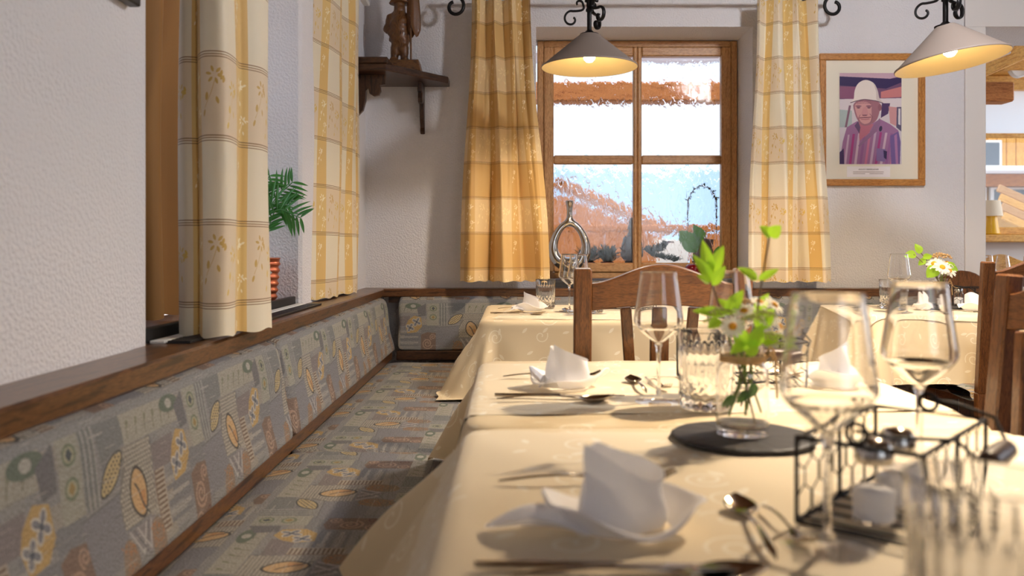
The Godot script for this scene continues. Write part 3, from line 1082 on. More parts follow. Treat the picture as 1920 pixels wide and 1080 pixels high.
func portrait_print() -> Texture2D:
	var p := Paint.new(360, 524, c8(214, 204, 208))
	var q := func(list: Array) -> Array:   # measured on a 823 x 1080 enlargement, print from (70, 40) to (670, 912)
		var o := []
		for k in range(0, list.size(), 2):
			o.append(Vector2((list[k] - 70.0) / 600.0, (list[k + 1] - 40.0) / 600.0))
		return o
	p.poly(q.call([70, 40, 670, 40, 670, 290, 70, 290]), c8(116, 78, 112))
	p.poly(q.call([70, 40, 670, 40, 670, 70, 560, 95, 70, 72]), c8(206, 170, 184))
	p.poly(q.call([70, 72, 560, 95, 670, 80, 670, 130, 520, 190, 70, 160]), c8(52, 34, 86))
	p.poly(q.call([70, 170, 240, 170, 220, 290, 70, 280]), c8(142, 84, 116))
	p.poly(q.call([470, 220, 670, 170, 670, 270, 470, 280]), c8(206, 128, 128))
	p.poly(q.call([70, 290, 670, 280, 670, 420, 70, 420]), c8(224, 212, 214))
	p.poly(q.call([70, 390, 190, 400, 190, 560, 70, 560]), c8(176, 190, 186))
	p.poly(q.call([480, 330, 560, 330, 540, 430, 470, 470]), c8(78, 52, 98))
	p.poly(q.call([545, 360, 640, 370, 640, 560, 560, 520]), c8(206, 150, 150))
	p.poly(q.call([625, 365, 668, 365, 668, 600, 620, 560]), c8(92, 84, 112))
	p.poly(q.call([640, 380, 660, 380, 660, 540, 638, 530]), c8(222, 216, 218))
	p.poly(q.call([160, 350, 182, 350, 140, 560, 120, 560]), c8(136, 98, 116))
	# shirt
	var body: Array = q.call([70, 912, 100, 700, 140, 560, 240, 500, 330, 560, 460, 480, 560, 530, 640, 590, 662, 700, 655, 912])
	p.poly(body, c8(160, 112, 152))
	var cols := [c8(196, 168, 190), c8(172, 62, 128), c8(206, 178, 194), c8(150, 96, 148), c8(200, 120, 150)]
	for k in 11:
		var x := 110.0 + k * 50.0
		var tx := x + (380.0 - x) * -0.05 + 40.0
		p.poly(q.call([x, 912, x + 24, 912, clampf(tx + 30, 160, 600), 600 + absf(k - 5) * 6, clampf(tx + 8, 150, 590), 600 + absf(k - 5) * 6]), cols[k % 5])
	p.poly(q.call([70, 912, 70, 800, 110, 760, 116, 912]), c8(66, 44, 92))
	p.poly(q.call([560, 640, 640, 600, 662, 700, 655, 912, 570, 912]), c8(116, 92, 150))
	p.poly(q.call([600, 640, 625, 620, 640, 912, 615, 912]), c8(172, 120, 164))
	p.poly(q.call([430, 760, 520, 770, 510, 890, 424, 880]), c8(134, 110, 160))
	p.poly(q.call([495, 780, 530, 790, 525, 870, 500, 850]), c8(56, 40, 86))
	# neck and collar
	p.poly(q.call([255, 520, 400, 530, 350, 620, 262, 690]), c8(190, 112, 128))
	p.poly(q.call([215, 545, 250, 500, 272, 560, 262, 620]), c8(102, 76, 110))
	p.poly(q.call([460, 470, 466, 520, 430, 600, 262, 750, 250, 735, 380, 590, 400, 540]), c8(148, 108, 142))
	p.oval(380.0 / 600.0 + 0.03, 545.0 / 600.0 - 0.02, 0.025, 0.045, 0.2, c8(60, 46, 80))
	# face
	p.poly(spline(q.call([210, 330, 216, 420, 250, 500, 290, 540, 350, 540, 420, 500, 452, 430, 462, 330, 330, 280]), 4, true), c8(164, 110, 122))
	p.poly(spline(q.call([222, 340, 230, 420, 262, 490, 310, 528, 372, 500, 380, 400, 372, 340, 300, 310]), 4, true), c8(212, 156, 154))
	p.oval(0.65, 0.55, 0.03, 0.055, 0, c8(150, 96, 108))
	for x in [0.305, 0.475]:
		p.oval(x, 0.528, 0.05, 0.011, 0.0, c8(128, 84, 102))
		p.oval(x, 0.55, 0.034, 0.014, 0.0, c8(168, 112, 124))
		p.oval(x, 0.556, 0.022, 0.007, 0.0, c8(70, 42, 62))
	p.poly(q.call([300, 370, 330, 360, 348, 430, 330, 446, 286, 440, 282, 425]), c8(206, 146, 148))
	p.poly(q.call([286, 440, 345, 440, 330, 450, 296, 450]), c8(118, 66, 84))
	p.line(q.call([262, 470, 300, 466, 340, 466, 374, 462]), 0.012, c8(110, 54, 72))
	p.line(q.call([278, 482, 320, 486, 358, 480]), 0.014, c8(180, 110, 118))
	p.line(q.call([270, 440, 254, 470, 262, 500]), 0.008, c8(140, 86, 98))
	p.line(q.call([362, 430, 388, 460, 376, 505]), 0.008, c8(132, 80, 96))
	for k in 3:
		p.line(q.call([238, 320 + k * 9, 300, 312 + k * 9, 380, 318 + k * 9]), 0.005, c8(150, 96, 108))
	# hat
	p.poly(spline(q.call([176, 322, 206, 290, 216, 210, 250, 140, 322, 106, 400, 136, 440, 210, 456, 280, 492, 326, 420, 304, 310, 290, 230, 306]), 4, true), c8(238, 226, 216))
	p.poly(spline(q.call([400, 140, 440, 210, 456, 280, 488, 322, 430, 300, 424, 220]), 4, true), c8(212, 196, 190))
	p.line(q.call([176, 324, 230, 308, 310, 293, 420, 306, 490, 328]), 0.012, c8(92, 62, 84))
	return p.tex()

# ---------------------------------------------------------------- benches, curtains, wall
# cushion: profile (x, y) swept along z from d0 to d1 with rounded ends; u along the bench, v down the cover
func cushion(prof: Array, d0: float, d1: float, round_end: float, shift := 0.0) -> MB:
	var pr := spline(prof, 5, true)
	pr.append(pr[0])
	var c := Vector2.ZERO
	for q in prof:
		c += q / prof.size()
	var st := []
	for k in 5:
		st.append([d0 + round_end * (1.0 - cos(k / 4.0 * PI / 2)), sin(k / 4.0 * PI / 2)])
	var n := int((d1 - d0) / 0.1) + 2
	for k in range(1, n):
		st.append([lerpf(d0 + round_end, d1 - round_end, float(k) / n), 1.0])
	for k in 5:
		st.append([d1 - round_end * (1.0 - cos((4 - k) / 4.0 * PI / 2)), sin((4 - k) / 4.0 * PI / 2)])
	var P := PackedVector3Array()
	var T := PackedVector2Array()
	var m := pr.size()
	var dist := 0.0
	var run := []
	for i in m:
		if i:
			dist += pr[i].distance_to(pr[i - 1])
		run.append(dist)
	for s in st:
		for i in m:
			var q: Vector2 = pr[i]
			var e := q - c
			var k: float = s[1]
			var l := e.length()
			var q2 := c + e * ((l - round_end * (1.0 - k) * 1.0) / l)
			var wob := 0.002 * sin(s[0] * 9.0 + q.y * 30.0) * k
			P.append(Vector3(q2.x + wob, q2.y + wob, -s[0]))
			T.append(Vector2((s[0] + shift) / 0.437, (run[i] - 0.07) / 0.437))
	return MB.new().patch(P, m, st.size(), true, T)

func benches() -> void:
	# profiles run from the top of the cover downwards on the visible side
	var back_prof := [Vector2(-0.655, 0.773), Vector2(-0.625, 0.774), Vector2(-0.603, 0.765), Vector2(-0.592, 0.735), Vector2(-0.575, 0.63), Vector2(-0.558, 0.545), Vector2(-0.562, 0.526), Vector2(-0.59, 0.521), Vector2(-0.65, 0.53), Vector2(-0.66, 0.66)]
	back_prof.reverse()
	var b := thing("corner_bench", "long upholstered bench along the left wall in grey patchwork fabric with leaves", "bench")
	part("backrest", cushion(flip_prof(back_prof), -1.6, 2.195, 0.03, 0.21), M.fabric, b)
	part("backrest", cushion(flip_prof(back_prof), 2.198, 4.06, 0.03, -0.026), M.fabric, b)
	var seat_prof := [Vector2(-0.57, 0.478), Vector2(-0.40, 0.482), Vector2(-0.22, 0.48), Vector2(-0.155, 0.472), Vector2(-0.132, 0.44), Vector2(-0.14, 0.405), Vector2(-0.19, 0.396), Vector2(-0.4, 0.396), Vector2(-0.57, 0.396), Vector2(-0.585, 0.44)]
	part("seat", cushion(flip_prof(seat_prof), -1.6, 2.236, 0.03, 0.12), M.fabric, b)
	part("seat", cushion(flip_prof(seat_prof), 2.239, 3.98, 0.03, 0.27), M.fabric, b)
	var m := MB.new()
	m.xf = Transform3D(Basis(Vector3(0, 0, -1), Vector3(0, 1, 0), Vector3(1, 0, 0)), Vector3(-0.60, 0.5, -1.25))
	m.box(Vector3.ZERO, Vector3(5.7, 0.045, 0.05), 0.003)
	part("back_board", m, M.oak, b)
	m = MB.new()
	m.xf = Transform3D(Basis(Vector3(0, 0, -1), Vector3(0, 1, 0), Vector3(1, 0, 0)), Vector3(-0.4, 0.195, -1.2))
	m.box(Vector3.ZERO, Vector3(5.6, 0.39, 0.36), 0.004)
	part("base", m, M.deep_wood, b)
	# bench under the back window, the same cover seen from the front
	var c := thing("window_bench", "upholstered bench under the back window in the same grey patchwork fabric", "bench")
	var bp := []
	for q in back_prof:
		bp.append(Vector2(-4.085 + (q.x + 0.575) * 0.8, q.y))
	var place := func(mb: MB, x0: float) -> MB:
		# swept along d = 0.. becomes swept along x
		var o := MB.new()
		o.ix = mb.ix
		for k in mb.v.size():
			var p := mb.v[k]
			o.v.append(Vector3(x0 - p.z, p.y, p.x))
			var nn := mb.n[k]
			o.n.append(Vector3(-nn.z, nn.y, nn.x))
			o.uv.append(mb.uv[k])
		return o
	# the sweep keeps its handedness: (x, y, z) -> (-z, y, x)
	part("backrest", place.call(cushion(mirror_prof(bp), 0.0, 2.53, 0.02, 0.305), -0.545), M.fabric, c)
	var sp := []
	for q in seat_prof:
		sp.append(Vector2(-4.06 + (q.x + 0.585) * 1.0, q.y))
	part("seat", place.call(cushion(mirror_prof(sp), 0.0, 2.08, 0.02, 0.1), -0.11), M.fabric, c)
	part("back_board", slab(MB.new(), -0.55, 1.97, 0.478, 0.522, 4.06, 4.12, 0.003), M.deep_wood, c)
	part("base", slab(MB.new(), -0.12, 1.95, 0.0, 0.39, 3.72, 4.08, 0.004), M.deep_wood, c)
	# rounded end board on the bench at the right
	var e := thing("bench_end", "rounded dark wooden bench end standing behind the far right table", "bench end", Vector3(2.15, 0, -4.09))
	var poly := PackedVector2Array([Vector2(-0.13, 0.0), Vector2(0.13, 0.0)])
	for k in 13:
		var a := PI * k / 12.0
		poly.append(Vector2(cos(a) * 0.13, 0.80 + sin(a) * 0.105))
	part("panel", MB.new().extrude(poly, 0.04, 0.005, 1), M.walnut, e)
	part("foot", MB.new().box(Vector3(0, 0.03, 0.0), Vector3(0.28, 0.06, 0.06), 0.006), M.walnut, e)

func flip_prof(p: Array) -> Array:
	var o := p.duplicate()
	# the cover's v must run down the visible side and the sweep must face outwards
	var area := 0.0
	for k in o.size():
		area += (o[k] as Vector2).cross(o[(k + 1) % o.size()])
	if area > 0.0:
		o.reverse()
	return o

func mirror_prof(p: Array) -> Array:
	return flip_prof(p)

# curtain: feet are lists of (x, z) along the cloth at the top and the bottom
func curtain_mesh(top: Array, bot: Array, y1: float, y0: float, lines_at: float, row: float, u0 := 0.0, rows := 34) -> MB:
	var n := bot.size()
	var P := PackedVector3Array()
	var T := PackedVector2Array()
	var us := [0.0]
	for i in range(1, n):
		us.append(us[i - 1] + (bot[i] as Vector2).distance_to(bot[i - 1]))
	for j in rows:
		var t := float(j) / (rows - 1)
		for i in n:
			var q: Vector2 = (top[i] as Vector2).lerp(bot[i], smoothstep(0.0, 1.0, t) * 0.5 + t * 0.5)
			var y := lerpf(y1, y0, t)
			if j == rows - 1:
				y += 0.003 * sin(us[i] * 60.0)
			q += Vector2(0.004 * sin(t * 7.0 + us[i] * 12.0), 0.004 * cos(t * 5.0 + us[i] * 17.0))
			P.append(Vector3(q.x, y, q.y))
			T.append(Vector2((us[i] + u0) / 0.20, (lines_at - y) / (row * 2.0)))
	return MB.new().patch(P, n, rows, false, T)

func pleats(x0: float, x1: float, z: float, amp: float, n: float, ph: float, count := 90) -> Array:
	var o := []
	for i in count:
		var t := float(i) / (count - 1)
		var s := absf(sin(PI * (n * t + ph)))
		o.append(Vector2(lerpf(x0, x1, t) + 0.012 * sin(TAU * (n * t + ph)), z + amp * (pow(s, 0.75) - 0.5) + 0.006 * sin(t * 31.0)))
	return o

func curtains() -> void:
	# back window, left and right
	var c := thing("curtain", "gold checked curtain with white sprigs hanging left of the back window", "curtain", Vector3.ZERO, 0.0, "curtains at the back window")
	part("cloth", curtain_mesh(pleats(-0.20, 0.085, -4.10, 0.06, 3.4, 0.1), pleats(-0.258, 0.192, -4.065, 0.12, 2.7, 0.12), 2.208, 0.854, 1.923, 0.168, 0.1), M.gold_curtain, c)
	c = thing("curtain", "gold checked curtain with sprigs hanging between the back window and the portrait", "curtain", Vector3.ZERO, 0.0, "curtains at the back window")
	part("cloth", curtain_mesh(pleats(1.16, 1.47, -4.10, 0.06, 3.4, 0.3), pleats(1.10, 1.535, -4.065, 0.12, 2.6, 0.35), 2.208, 0.852, 1.923, 0.168, 0.02), M.curtain, c)
	var rod := thing("curtain_rod", "black wrought iron curtain rod with curled scroll ends above the back window", "curtain rod", Vector3(0.635, 2.225, -4.10))
	var m := MB.new()
	m.tube([Vector3(-0.90, 0, 0), Vector3(0.92, 0, 0)], 0.009, 10)
	part("bar", m, M.iron, rod)
	for s in [-1.0, 1.0]:
		var pts := []
		for k in 22:
			var a := k / 21.0 * TAU * 0.95
			var r := 0.05 - 0.028 * k / 21.0
			pts.append(Vector3(s * (0.91 - sin(a) * r), -0.052 + cos(a) * r * 1.05, 0))
		part("scroll", MB.new().tube(pts, 0.0085, 8, 1.0), M.iron, rod)
		part("bracket", MB.new().box(Vector3(s * 0.80, 0.0, -0.077), Vector3(0.014, 0.02, 0.15), 0.002), M.iron, rod)
	for k in 16:
		var x := -0.84 + k * 0.036 if k < 8 else 0.53 + (k - 8) * 0.04
		var ring := []
		for q in 13:
			ring.append(Vector3(x, -0.004 + 0.016 * sin(q / 12.0 * TAU), 0.016 * cos(q / 12.0 * TAU)))
		part("ring", MB.new().tube(ring, 0.0022, 6, 1.0, Vector3.RIGHT, false), M.iron, rod)
	# left window: the near curtain faces the camera, the far one hangs along the wall
	c = thing("curtain", "wide cream and gold curtain with yellow sprigs, nearest on the left wall", "curtain", Vector3.ZERO, 0.0, "curtains at the left window")
	var foot := spline([Vector2(-0.742, -1.93), Vector2(-0.738, -1.885), Vector2(-0.712, -1.852), Vector2(-0.688, -1.856), Vector2(-0.684, -1.86), Vector2(-0.668, -1.828), Vector2(-0.645, -1.80), Vector2(-0.615, -1.80), Vector2(-0.603, -1.82), Vector2(-0.606, -1.875), Vector2(-0.612, -1.915), Vector2(-0.60, -1.93), Vector2(-0.58, -1.955), Vector2(-0.572, -1.985), Vector2(-0.574, -2.04), Vector2(-0.60, -2.08), Vector2(-0.65, -2.06), Vector2(-0.67, -2.09), Vector2(-0.64, -2.13), Vector2(-0.66, -2.17)], 5)
	var tops := []
	for q in foot:
		tops.append(Vector2(lerpf(-0.66, q.x, 0.86) - 0.006, lerpf(-1.98, q.y, 0.9)))
	part("cloth", curtain_mesh(tops, foot, 2.15, 0.822, 1.423, 0.178, 0.03), M.curtain, c)
	c = thing("curtain", "cream and gold checked curtain on the left wall, beside the potted palm", "curtain", Vector3.ZERO, 0.0, "curtains at the left window")
	foot = spline([Vector2(-0.742, -3.06), Vector2(-0.728, -3.12), Vector2(-0.70, -3.20), Vector2(-0.688, -3.28), Vector2(-0.682, -3.36), Vector2(-0.70, -3.44), Vector2(-0.69, -3.52), Vector2(-0.672, -3.58), Vector2(-0.67, -3.66), Vector2(-0.695, -3.74), Vector2(-0.686, -3.76), Vector2(-0.69, -3.83)], 7)
	tops = []
	for q in foot:
		tops.append(Vector2(q.x * 0.97 - 0.012, lerpf(-3.55, q.y, 0.86) - 0.02))
	part("cloth", curtain_mesh(tops, foot, 2.15, 0.823, 1.245, 0.178, 0.06), M.curtain, c)
	c = thing("added_niche_cloth", "added dark gold cloth standing in for the shaded niche behind the near curtain", "curtain")  # added cloth, there to give the niche its dark gold shade
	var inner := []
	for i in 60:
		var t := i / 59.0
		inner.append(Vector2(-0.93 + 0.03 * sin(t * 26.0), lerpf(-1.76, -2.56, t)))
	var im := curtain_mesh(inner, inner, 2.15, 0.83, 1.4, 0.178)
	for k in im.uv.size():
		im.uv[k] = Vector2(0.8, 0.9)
	part("cloth", im, M.niche_shade_gold, c)
	rod = thing("curtain_rail", "plain white curtain rail along the left wall above the curtains", "curtain rail", Vector3(-0.69, 2.17, -2.9))
	part("bar", MB.new().box(Vector3.ZERO, Vector3(0.03, 0.02, 2.3), 0.003), M.white_paint, rod)
	for z in [-0.9, 0.0, 1.0]:
		part("bracket", MB.new().box(Vector3(-0.03, 0.016, z), Vector3(0.06, 0.012, 0.02), 0.002), M.white_paint, rod)

func wall_things() -> void:
	# framed photograph
	var tl := at(1537, 100, WD - 0.02)
	var br := at(1735, 348, WD - 0.02)
	var w := br.x - tl.x
	var h := tl.y - br.y
	var o := thing("framed_portrait", "framed photograph of an elderly man in a white hat and striped shirt", "picture", Vector3((tl.x + br.x) / 2, (tl.y + br.y) / 2, -WD + 0.001))
	var bar := 0.032
	var m := MB.new()
	m.box(Vector3(0, h / 2 - bar / 2, 0.012), Vector3(w, bar, 0.022), 0.003)
	m.box(Vector3(0, -h / 2 + bar / 2, 0.012), Vector3(w, bar, 0.022), 0.003)
	m.box(Vector3(-w / 2 + bar / 2, 0, 0.012), Vector3(bar, h - 2 * bar, 0.022), 0.003, 1)
	m.box(Vector3(w / 2 - bar / 2, 0, 0.012), Vector3(bar, h - 2 * bar, 0.022), 0.003, 1)
	part("frame", m, M.frame_wood, o)
	part("mat", MB.new().box(Vector3(0, 0, 0.006), Vector3(w - 2 * bar, h - 2 * bar, 0.004)), M.paper, o)
	var c := o.position
	var a := at(1574, 137, WD - 0.01) - c
	var b := at(1690, 308, WD - 0.01) - c
	m = MB.new()
	var z := 0.0105
	m.v = PackedVector3Array([Vector3(a.x, a.y, z), Vector3(b.x, a.y, z), Vector3(b.x, b.y, z), Vector3(a.x, b.y, z)])
	m.n = PackedVector3Array([Vector3.BACK, Vector3.BACK, Vector3.BACK, Vector3.BACK])
	m.uv = PackedVector2Array([Vector2(0, 0), Vector2(1, 0), Vector2(1, 1), Vector2(0, 1)])
	m.ix = PackedInt32Array([0, 1, 2, 0, 2, 3])
	part("print", m, M.portrait, o, "photograph of a man in a white hat")
	var ca := at(1588, 312, WD - 0.01) - c
	var cb := at(1669, 332, WD - 0.01) - c
	var card := part("caption_card", MB.new().box(Vector3((ca.x + cb.x) / 2, (ca.y + cb.y) / 2, 0.0085), Vector3(cb.x - ca.x, ca.y - cb.y, 0.002)), M.card, o, "white caption card")
	var t := TextMesh.new()
	var ft := SystemFont.new()
	ft.font_names = PackedStringArray(["Droid Sans"])
	t.font = ft
	t.text = "AUGUST OBERERLACHER"
	t.font_size = 24
	t.pixel_size = 0.0006
	t.depth = 0.0006
	var tx := part("lettering", t, M.ink, card)
	tx.position = Vector3((ca.x + cb.x) / 2, lerpf(ca.y, cb.y, 0.28), 0.0098)
	tx.scale = Vector3(0.62, 0.62, 1)
	m = MB.new()
	for q in [[0.14, 0.85, 0.52], [0.14, 0.42, 0.68], [0.52, 0.84, 0.68]]:
		m.box(Vector3(lerpf(ca.x, cb.x, (q[0] + q[1]) / 2), lerpf(ca.y, cb.y, q[2]), 0.0097), Vector3((cb.x - ca.x) * (q[1] - q[0]), 0.0035, 0.0004))
	part("fine_print", m, M.pale_ink, card)
	# dark frame on the left wall, only its lower corner in view
	var f := thing("wall_picture", "dark framed picture high on the left wall, its lower corner in view", "picture", Vector3(WX + 0.002, 1.70, -1.33), PI / 2)
	m = MB.new()
	for sg in [-1.0, 1.0]:
		m.box(Vector3(0, sg * 0.215, 0.012), Vector3(0.58, 0.035, 0.024), 0.003)
		m.box(Vector3(sg * 0.272, 0, 0.012), Vector3(0.035, 0.395, 0.024), 0.003, 1)
	part("frame", m, M.dark_frame, f)
	part("mat", MB.new().box(Vector3(0, 0, 0.006), Vector3(0.51, 0.395, 0.006)), M.paper, f)
	# corner shelf
	var s := thing("corner_shelf", "dark wooden corner shelf on carved brackets in the far left corner", "shelf", Vector3(WX, 1.815, -WD))
	var poly := PackedVector2Array([Vector2(0.002, 0.002), Vector2(0.42, 0.002), Vector2(0.42, 0.10), Vector2(0.16, 0.40), Vector2(0.002, 0.40)])
	m = MB.new()
	m.xf = Transform3D(Basis(Vector3.RIGHT, Vector3(0, 0, 1), Vector3(0, -1, 0)), Vector3(0, 0.016, 0))
	m.extrude(poly, 0.032, 0.004)
	part("board", m, M.deep_wood, s)
	m = MB.new()
	m.box(Vector3(0.085, 0.048, 0.2), Vector3(0.165, 0.03, 0.394), 0.004)
	part("upper_step", m, M.deep_wood, s)
	var br2 := []
	for q in [[0, 0], [0.14, 0], [0.14, -0.045], [0.118, -0.05], [0.122, -0.075], [0.112, -0.095], [0.09, -0.1], [0.07, -0.088], [0.064, -0.066], [0.055, -0.075], [0.052, -0.12], [0.04, -0.165], [0.016, -0.19], [0.012, -0.205], [0.018, -0.222], [0.0, -0.235]]:
		br2.append(Vector2(q[0] + 0.002, q[1] - 0.0005))
	var bp := PackedVector2Array(br2)
	m = MB.new()
	m.xf = Transform3D(Basis.IDENTITY, Vector3(0, 0, 0.30))
	m.extrude(bp, 0.026, 0.003, 1)
	part("bracket", m, M.deep_wood, s)
	m = MB.new()
	m.xf = Transform3D(Basis(Vector3(0, 0, 1), Vector3(0, 1, 0), Vector3(-1, 0, 0)), Vector3(0.285, 0, 0))
	m.extrude(bp, 0.022, 0.003, 1)
	part("bracket", m, M.deep_wood, s)
	carved_figure()

func carved_figure() -> void:
	var o := thing("carved_figurine", "carved wooden figurine of a man in a hat with a banner on the corner shelf", "figurine", Vector3(-0.535, 1.8485, -4.09))
	var pl := PackedVector2Array([Vector2(-0.105, 0.0), Vector2(0.105, 0.0), Vector2(0.092, 0.055), Vector2(-0.092, 0.055)])
	part("plinth", MB.new().extrude(pl, 0.13, 0.006), M.carved, o)
	# joints about 0.30 m tall, weight on one leg, left hand behind the back, banner staff in the right
	var L := [
		[Vector3(-0.03, 0.06, 0.01), Vector3(-0.022, 0.11, 0.008), 0.017, 0.02], [Vector3(-0.022, 0.11, 0.008), Vector3(-0.016, 0.17, 0), 0.021, 0.028],
		[Vector3(0.022, 0.06, 0.015), Vector3(0.018, 0.11, 0.015), 0.017, 0.02], [Vector3(0.018, 0.11, 0.015), Vector3(0.014, 0.17, 0), 0.021, 0.028],
		[Vector3(-0.035, 0.058, 0.03), Vector3(-0.03, 0.06, 0.005), 0.012, 0.015], [Vector3(0.026, 0.058, 0.038), Vector3(0.022, 0.06, 0.01), 0.012, 0.015],
		[Vector3(0, 0.175, 0), Vector3(-0.004, 0.235, 0), 0.042, 0.044], [Vector3(-0.004, 0.235, 0), Vector3(-0.004, 0.275, 0), 0.046, 0.036],
		[Vector3(-0.004, 0.28, 0), Vector3(-0.003, 0.305, 0.002), 0.017, 0.016], [Vector3(-0.003, 0.315, 0.004), Vector3(-0.003, 0.33, 0.006), 0.026, 0.024],
		[Vector3(-0.048, 0.268, 0), Vector3(-0.064, 0.215, -0.008), 0.019, 0.016], [Vector3(-0.064, 0.215, -0.008), Vector3(-0.04, 0.18, 0.02), 0.016, 0.012],
		[Vector3(0.04, 0.268, 0), Vector3(0.062, 0.225, 0.014), 0.019, 0.016], [Vector3(0.062, 0.225, 0.014), Vector3(0.058, 0.262, 0.04), 0.015, 0.012],
		[Vector3(-0.045, 0.165, -0.012), Vector3(0.036, 0.165, -0.012), 0.012, 0.012],
		[Vector3(-0.003, 0.318, 0.028), Vector3(-0.003, 0.311, 0.03), 0.006, 0.006],
	]
	var f := func(p: Vector3) -> float:
		var d := capsules(p, L, 0.014)
		# wide brimmed hat and its crown
		var q := p - Vector3(-0.003, 0.342, 0.006)
		d = minf(d, maxf(Vector2(q.x, q.z).length() - 0.05, absf(q.y + absf(q.x) * 0.15) - 0.005))
		d = smin(d, capsules(p, [[Vector3(-0.003, 0.345, 0.004), Vector3(-0.003, 0.36, 0.004), 0.03, 0.024]], 0.01), 0.01)
		# chisel marks
		return d + 0.0012 * sin(p.y * 190.0) * sin(p.x * 150.0 + p.z * 120.0)
	var body := part("body", MB.new().nets(Vector3(-0.095, 0.045, -0.06), Vector3(0.09, 0.40, 0.065), 0.0045, f), M.carved, o)
	# staff and furled banner hanging over the shoulder
	part("staff", MB.new().tube([Vector3(0.056, 0.06, 0.042), Vector3(0.05, 0.54, 0.03)], 0.005, 8), M.carved, o)
	var P := PackedVector3Array()
	for j in 14:
		var t := j / 13.0
		for i in 15:
			var a := TAU * i / 14.0
			var r := lerpf(0.016, 0.032, t) * (1.0 + 0.22 * sin(a * 4.0 + t * 3.0))
			if j == 13:
				r *= 0.55
			P.append(Vector3(0.058 + 0.012 * t + cos(a) * r, 0.52 - 0.335 * t + (0.02 * sin(a * 2.0) if j > 10 else 0.0), 0.03 - sin(a) * r * 0.7))
	part("banner", MB.new().patch(P, 15, 14, true, PackedVector2Array(), true), M.carved, o)

# ---------------------------------------------------------------- lamps
func scroll_arm() -> MB:
	var pts := []
	# upper small curl, S bend, lower large curl; x outwards, y up from the stem's foot
	for k in 9:
		var a := lerpf(-0.5, 3.3, k / 8.0)
		var r := lerpf(0.006, 0.018, k / 8.0)
		pts.append(Vector3(0.043 + cos(a) * r, 0.118 + sin(a) * r, 0))
	pts.append_array([Vector3(0.022, 0.104, 0), Vector3(0.028, 0.094, 0), Vector3(0.045, 0.09, 0), Vector3(0.065, 0.089, 0)])
	for k in 16:
		var a := lerpf(1.4, -3.9, k / 15.0)
		var r := lerpf(0.034, 0.010, k / 15.0)
		pts.append(Vector3(0.072 + cos(a) * r, 0.056 + sin(a) * r, 0))
	return MB.new().tube(spline(pts, 3), 0.0045, 8, 2.0, Vector3(0, 1, 0.001))

func lamp(label: String, pos: Vector3, turn: float, tilt: float, nod: float, energy: float) -> Node3D:
	# origin at the centre of the rim
	var o := thing("pendant_lamp", label, "lamp", pos, turn, "pendant lamps over the tables")
	var R := 0.195
	var H := 0.137
	var head := Basis(Vector3(0, 0, 1).rotated(Vector3.UP, -turn), tilt) * Basis(Vector3(1, 0, 0).rotated(Vector3.UP, -turn), nod)
	var tip := Transform3D(head, Vector3(0, 0, 0))
	var m := MB.new()
	m.xf = tip
	m.lathe([Vector2(R - 0.001, 0.0), Vector2(R + 0.001, 0.002), Vector2(R, 0.007), Vector2(R - 0.008, 0.011), Vector2(0.035, H), Vector2(0.0, H + 0.004)], 64)
	part("shade", m, M.shade, o)
	m = MB.new()
	m.xf = tip
	m.lathe([Vector2(0.0, H - 0.006), Vector2(0.03, H - 0.006), Vector2(R - 0.013, 0.009), Vector2(R - 0.006, 0.004), Vector2(R - 0.003, 0.0005), Vector2(R - 0.001, 0.0)], 64)
	part("shade_lining", m, M.lining, o, "cream inside of the shade")
	var top := tip * Vector3(0, H + 0.004, 0)
	m = MB.new()
	m.xf = Transform3D(Basis.IDENTITY, top)
	m.lathe([Vector2(0.0, -0.008), Vector2(0.038, -0.008), Vector2(0.038, -0.004), Vector2(0.02, 0.002), Vector2(0.014, 0.008), Vector2(0.0095, 0.012), Vector2(0.0095, 0.085), Vector2(0.014, 0.088), Vector2(0.014, 0.098), Vector2(0.011, 0.1), Vector2(0.012, 0.125), Vector2(0.019, 0.128), Vector2(0.019, 0.133), Vector2(0.006, 0.135), Vector2(0.0, 0.135)], 20)
	part("stem", m, M.iron, o)
	for k in 3:
		m = scroll_arm()
		var a := TAU * k / 3.0
		var s := part("scroll", m, M.iron, o)
		s.position = top
		s.rotation.y = a
	part("cord", MB.new().tube(spline([top + Vector3(0, 0.13, 0), top + Vector3(0.004, 0.25, 0.003), top + Vector3(-0.003, 0.45, 0), Vector3(top.x, CEIL - pos.y - 0.02, top.z)], 4), 0.004, 8), M.cord, o)
	part("ceiling_rose", MB.new().lathe([Vector2(0, CEIL - pos.y - 0.045), Vector2(0.03, CEIL - pos.y - 0.04), Vector2(0.05, CEIL - pos.y - 0.001), Vector2(0, CEIL - pos.y - 0.001)], 20), M.iron, o)
	var bc := tip * Vector3(0, 0.046, 0)
	m = MB.new()
	m.xf = Transform3D(head, bc)
	m.lathe([Vector2(0, -0.026), Vector2(0.012, -0.023), Vector2(0.0225, -0.012), Vector2(0.025, 0.0), Vector2(0.022, 0.012), Vector2(0.014, 0.026), Vector2(0.012, 0.034), Vector2(0, 0.034)], 20)
	part("bulb", m, M.bulb, o, "glowing bulb")
	m = MB.new()
	m.xf = Transform3D(head, bc)
	m.lathe([Vector2(0, 0.034), Vector2(0.0145, 0.0345), Vector2(0.0155, 0.07), Vector2(0.0, 0.075)], 16)
	part("socket", m, M.white_paint, o)
	var l := SpotLight3D.new()
	l.name = "bulb_light"
	l.position = tip * Vector3(0, 0.017, 0)
	l.rotation = Vector3(-PI / 2, 0, 0)
	l.spot_angle = 78.0
	l.spot_angle_attenuation = 0.8
	l.light_color = c8(255, 230, 196)
	l.light_energy = energy
	l.light_size = 0.025
	l.spot_range = 12.0
	l.spot_attenuation = 2.0
	l.shadow_enabled = true
	o.add_child(l)
	return o

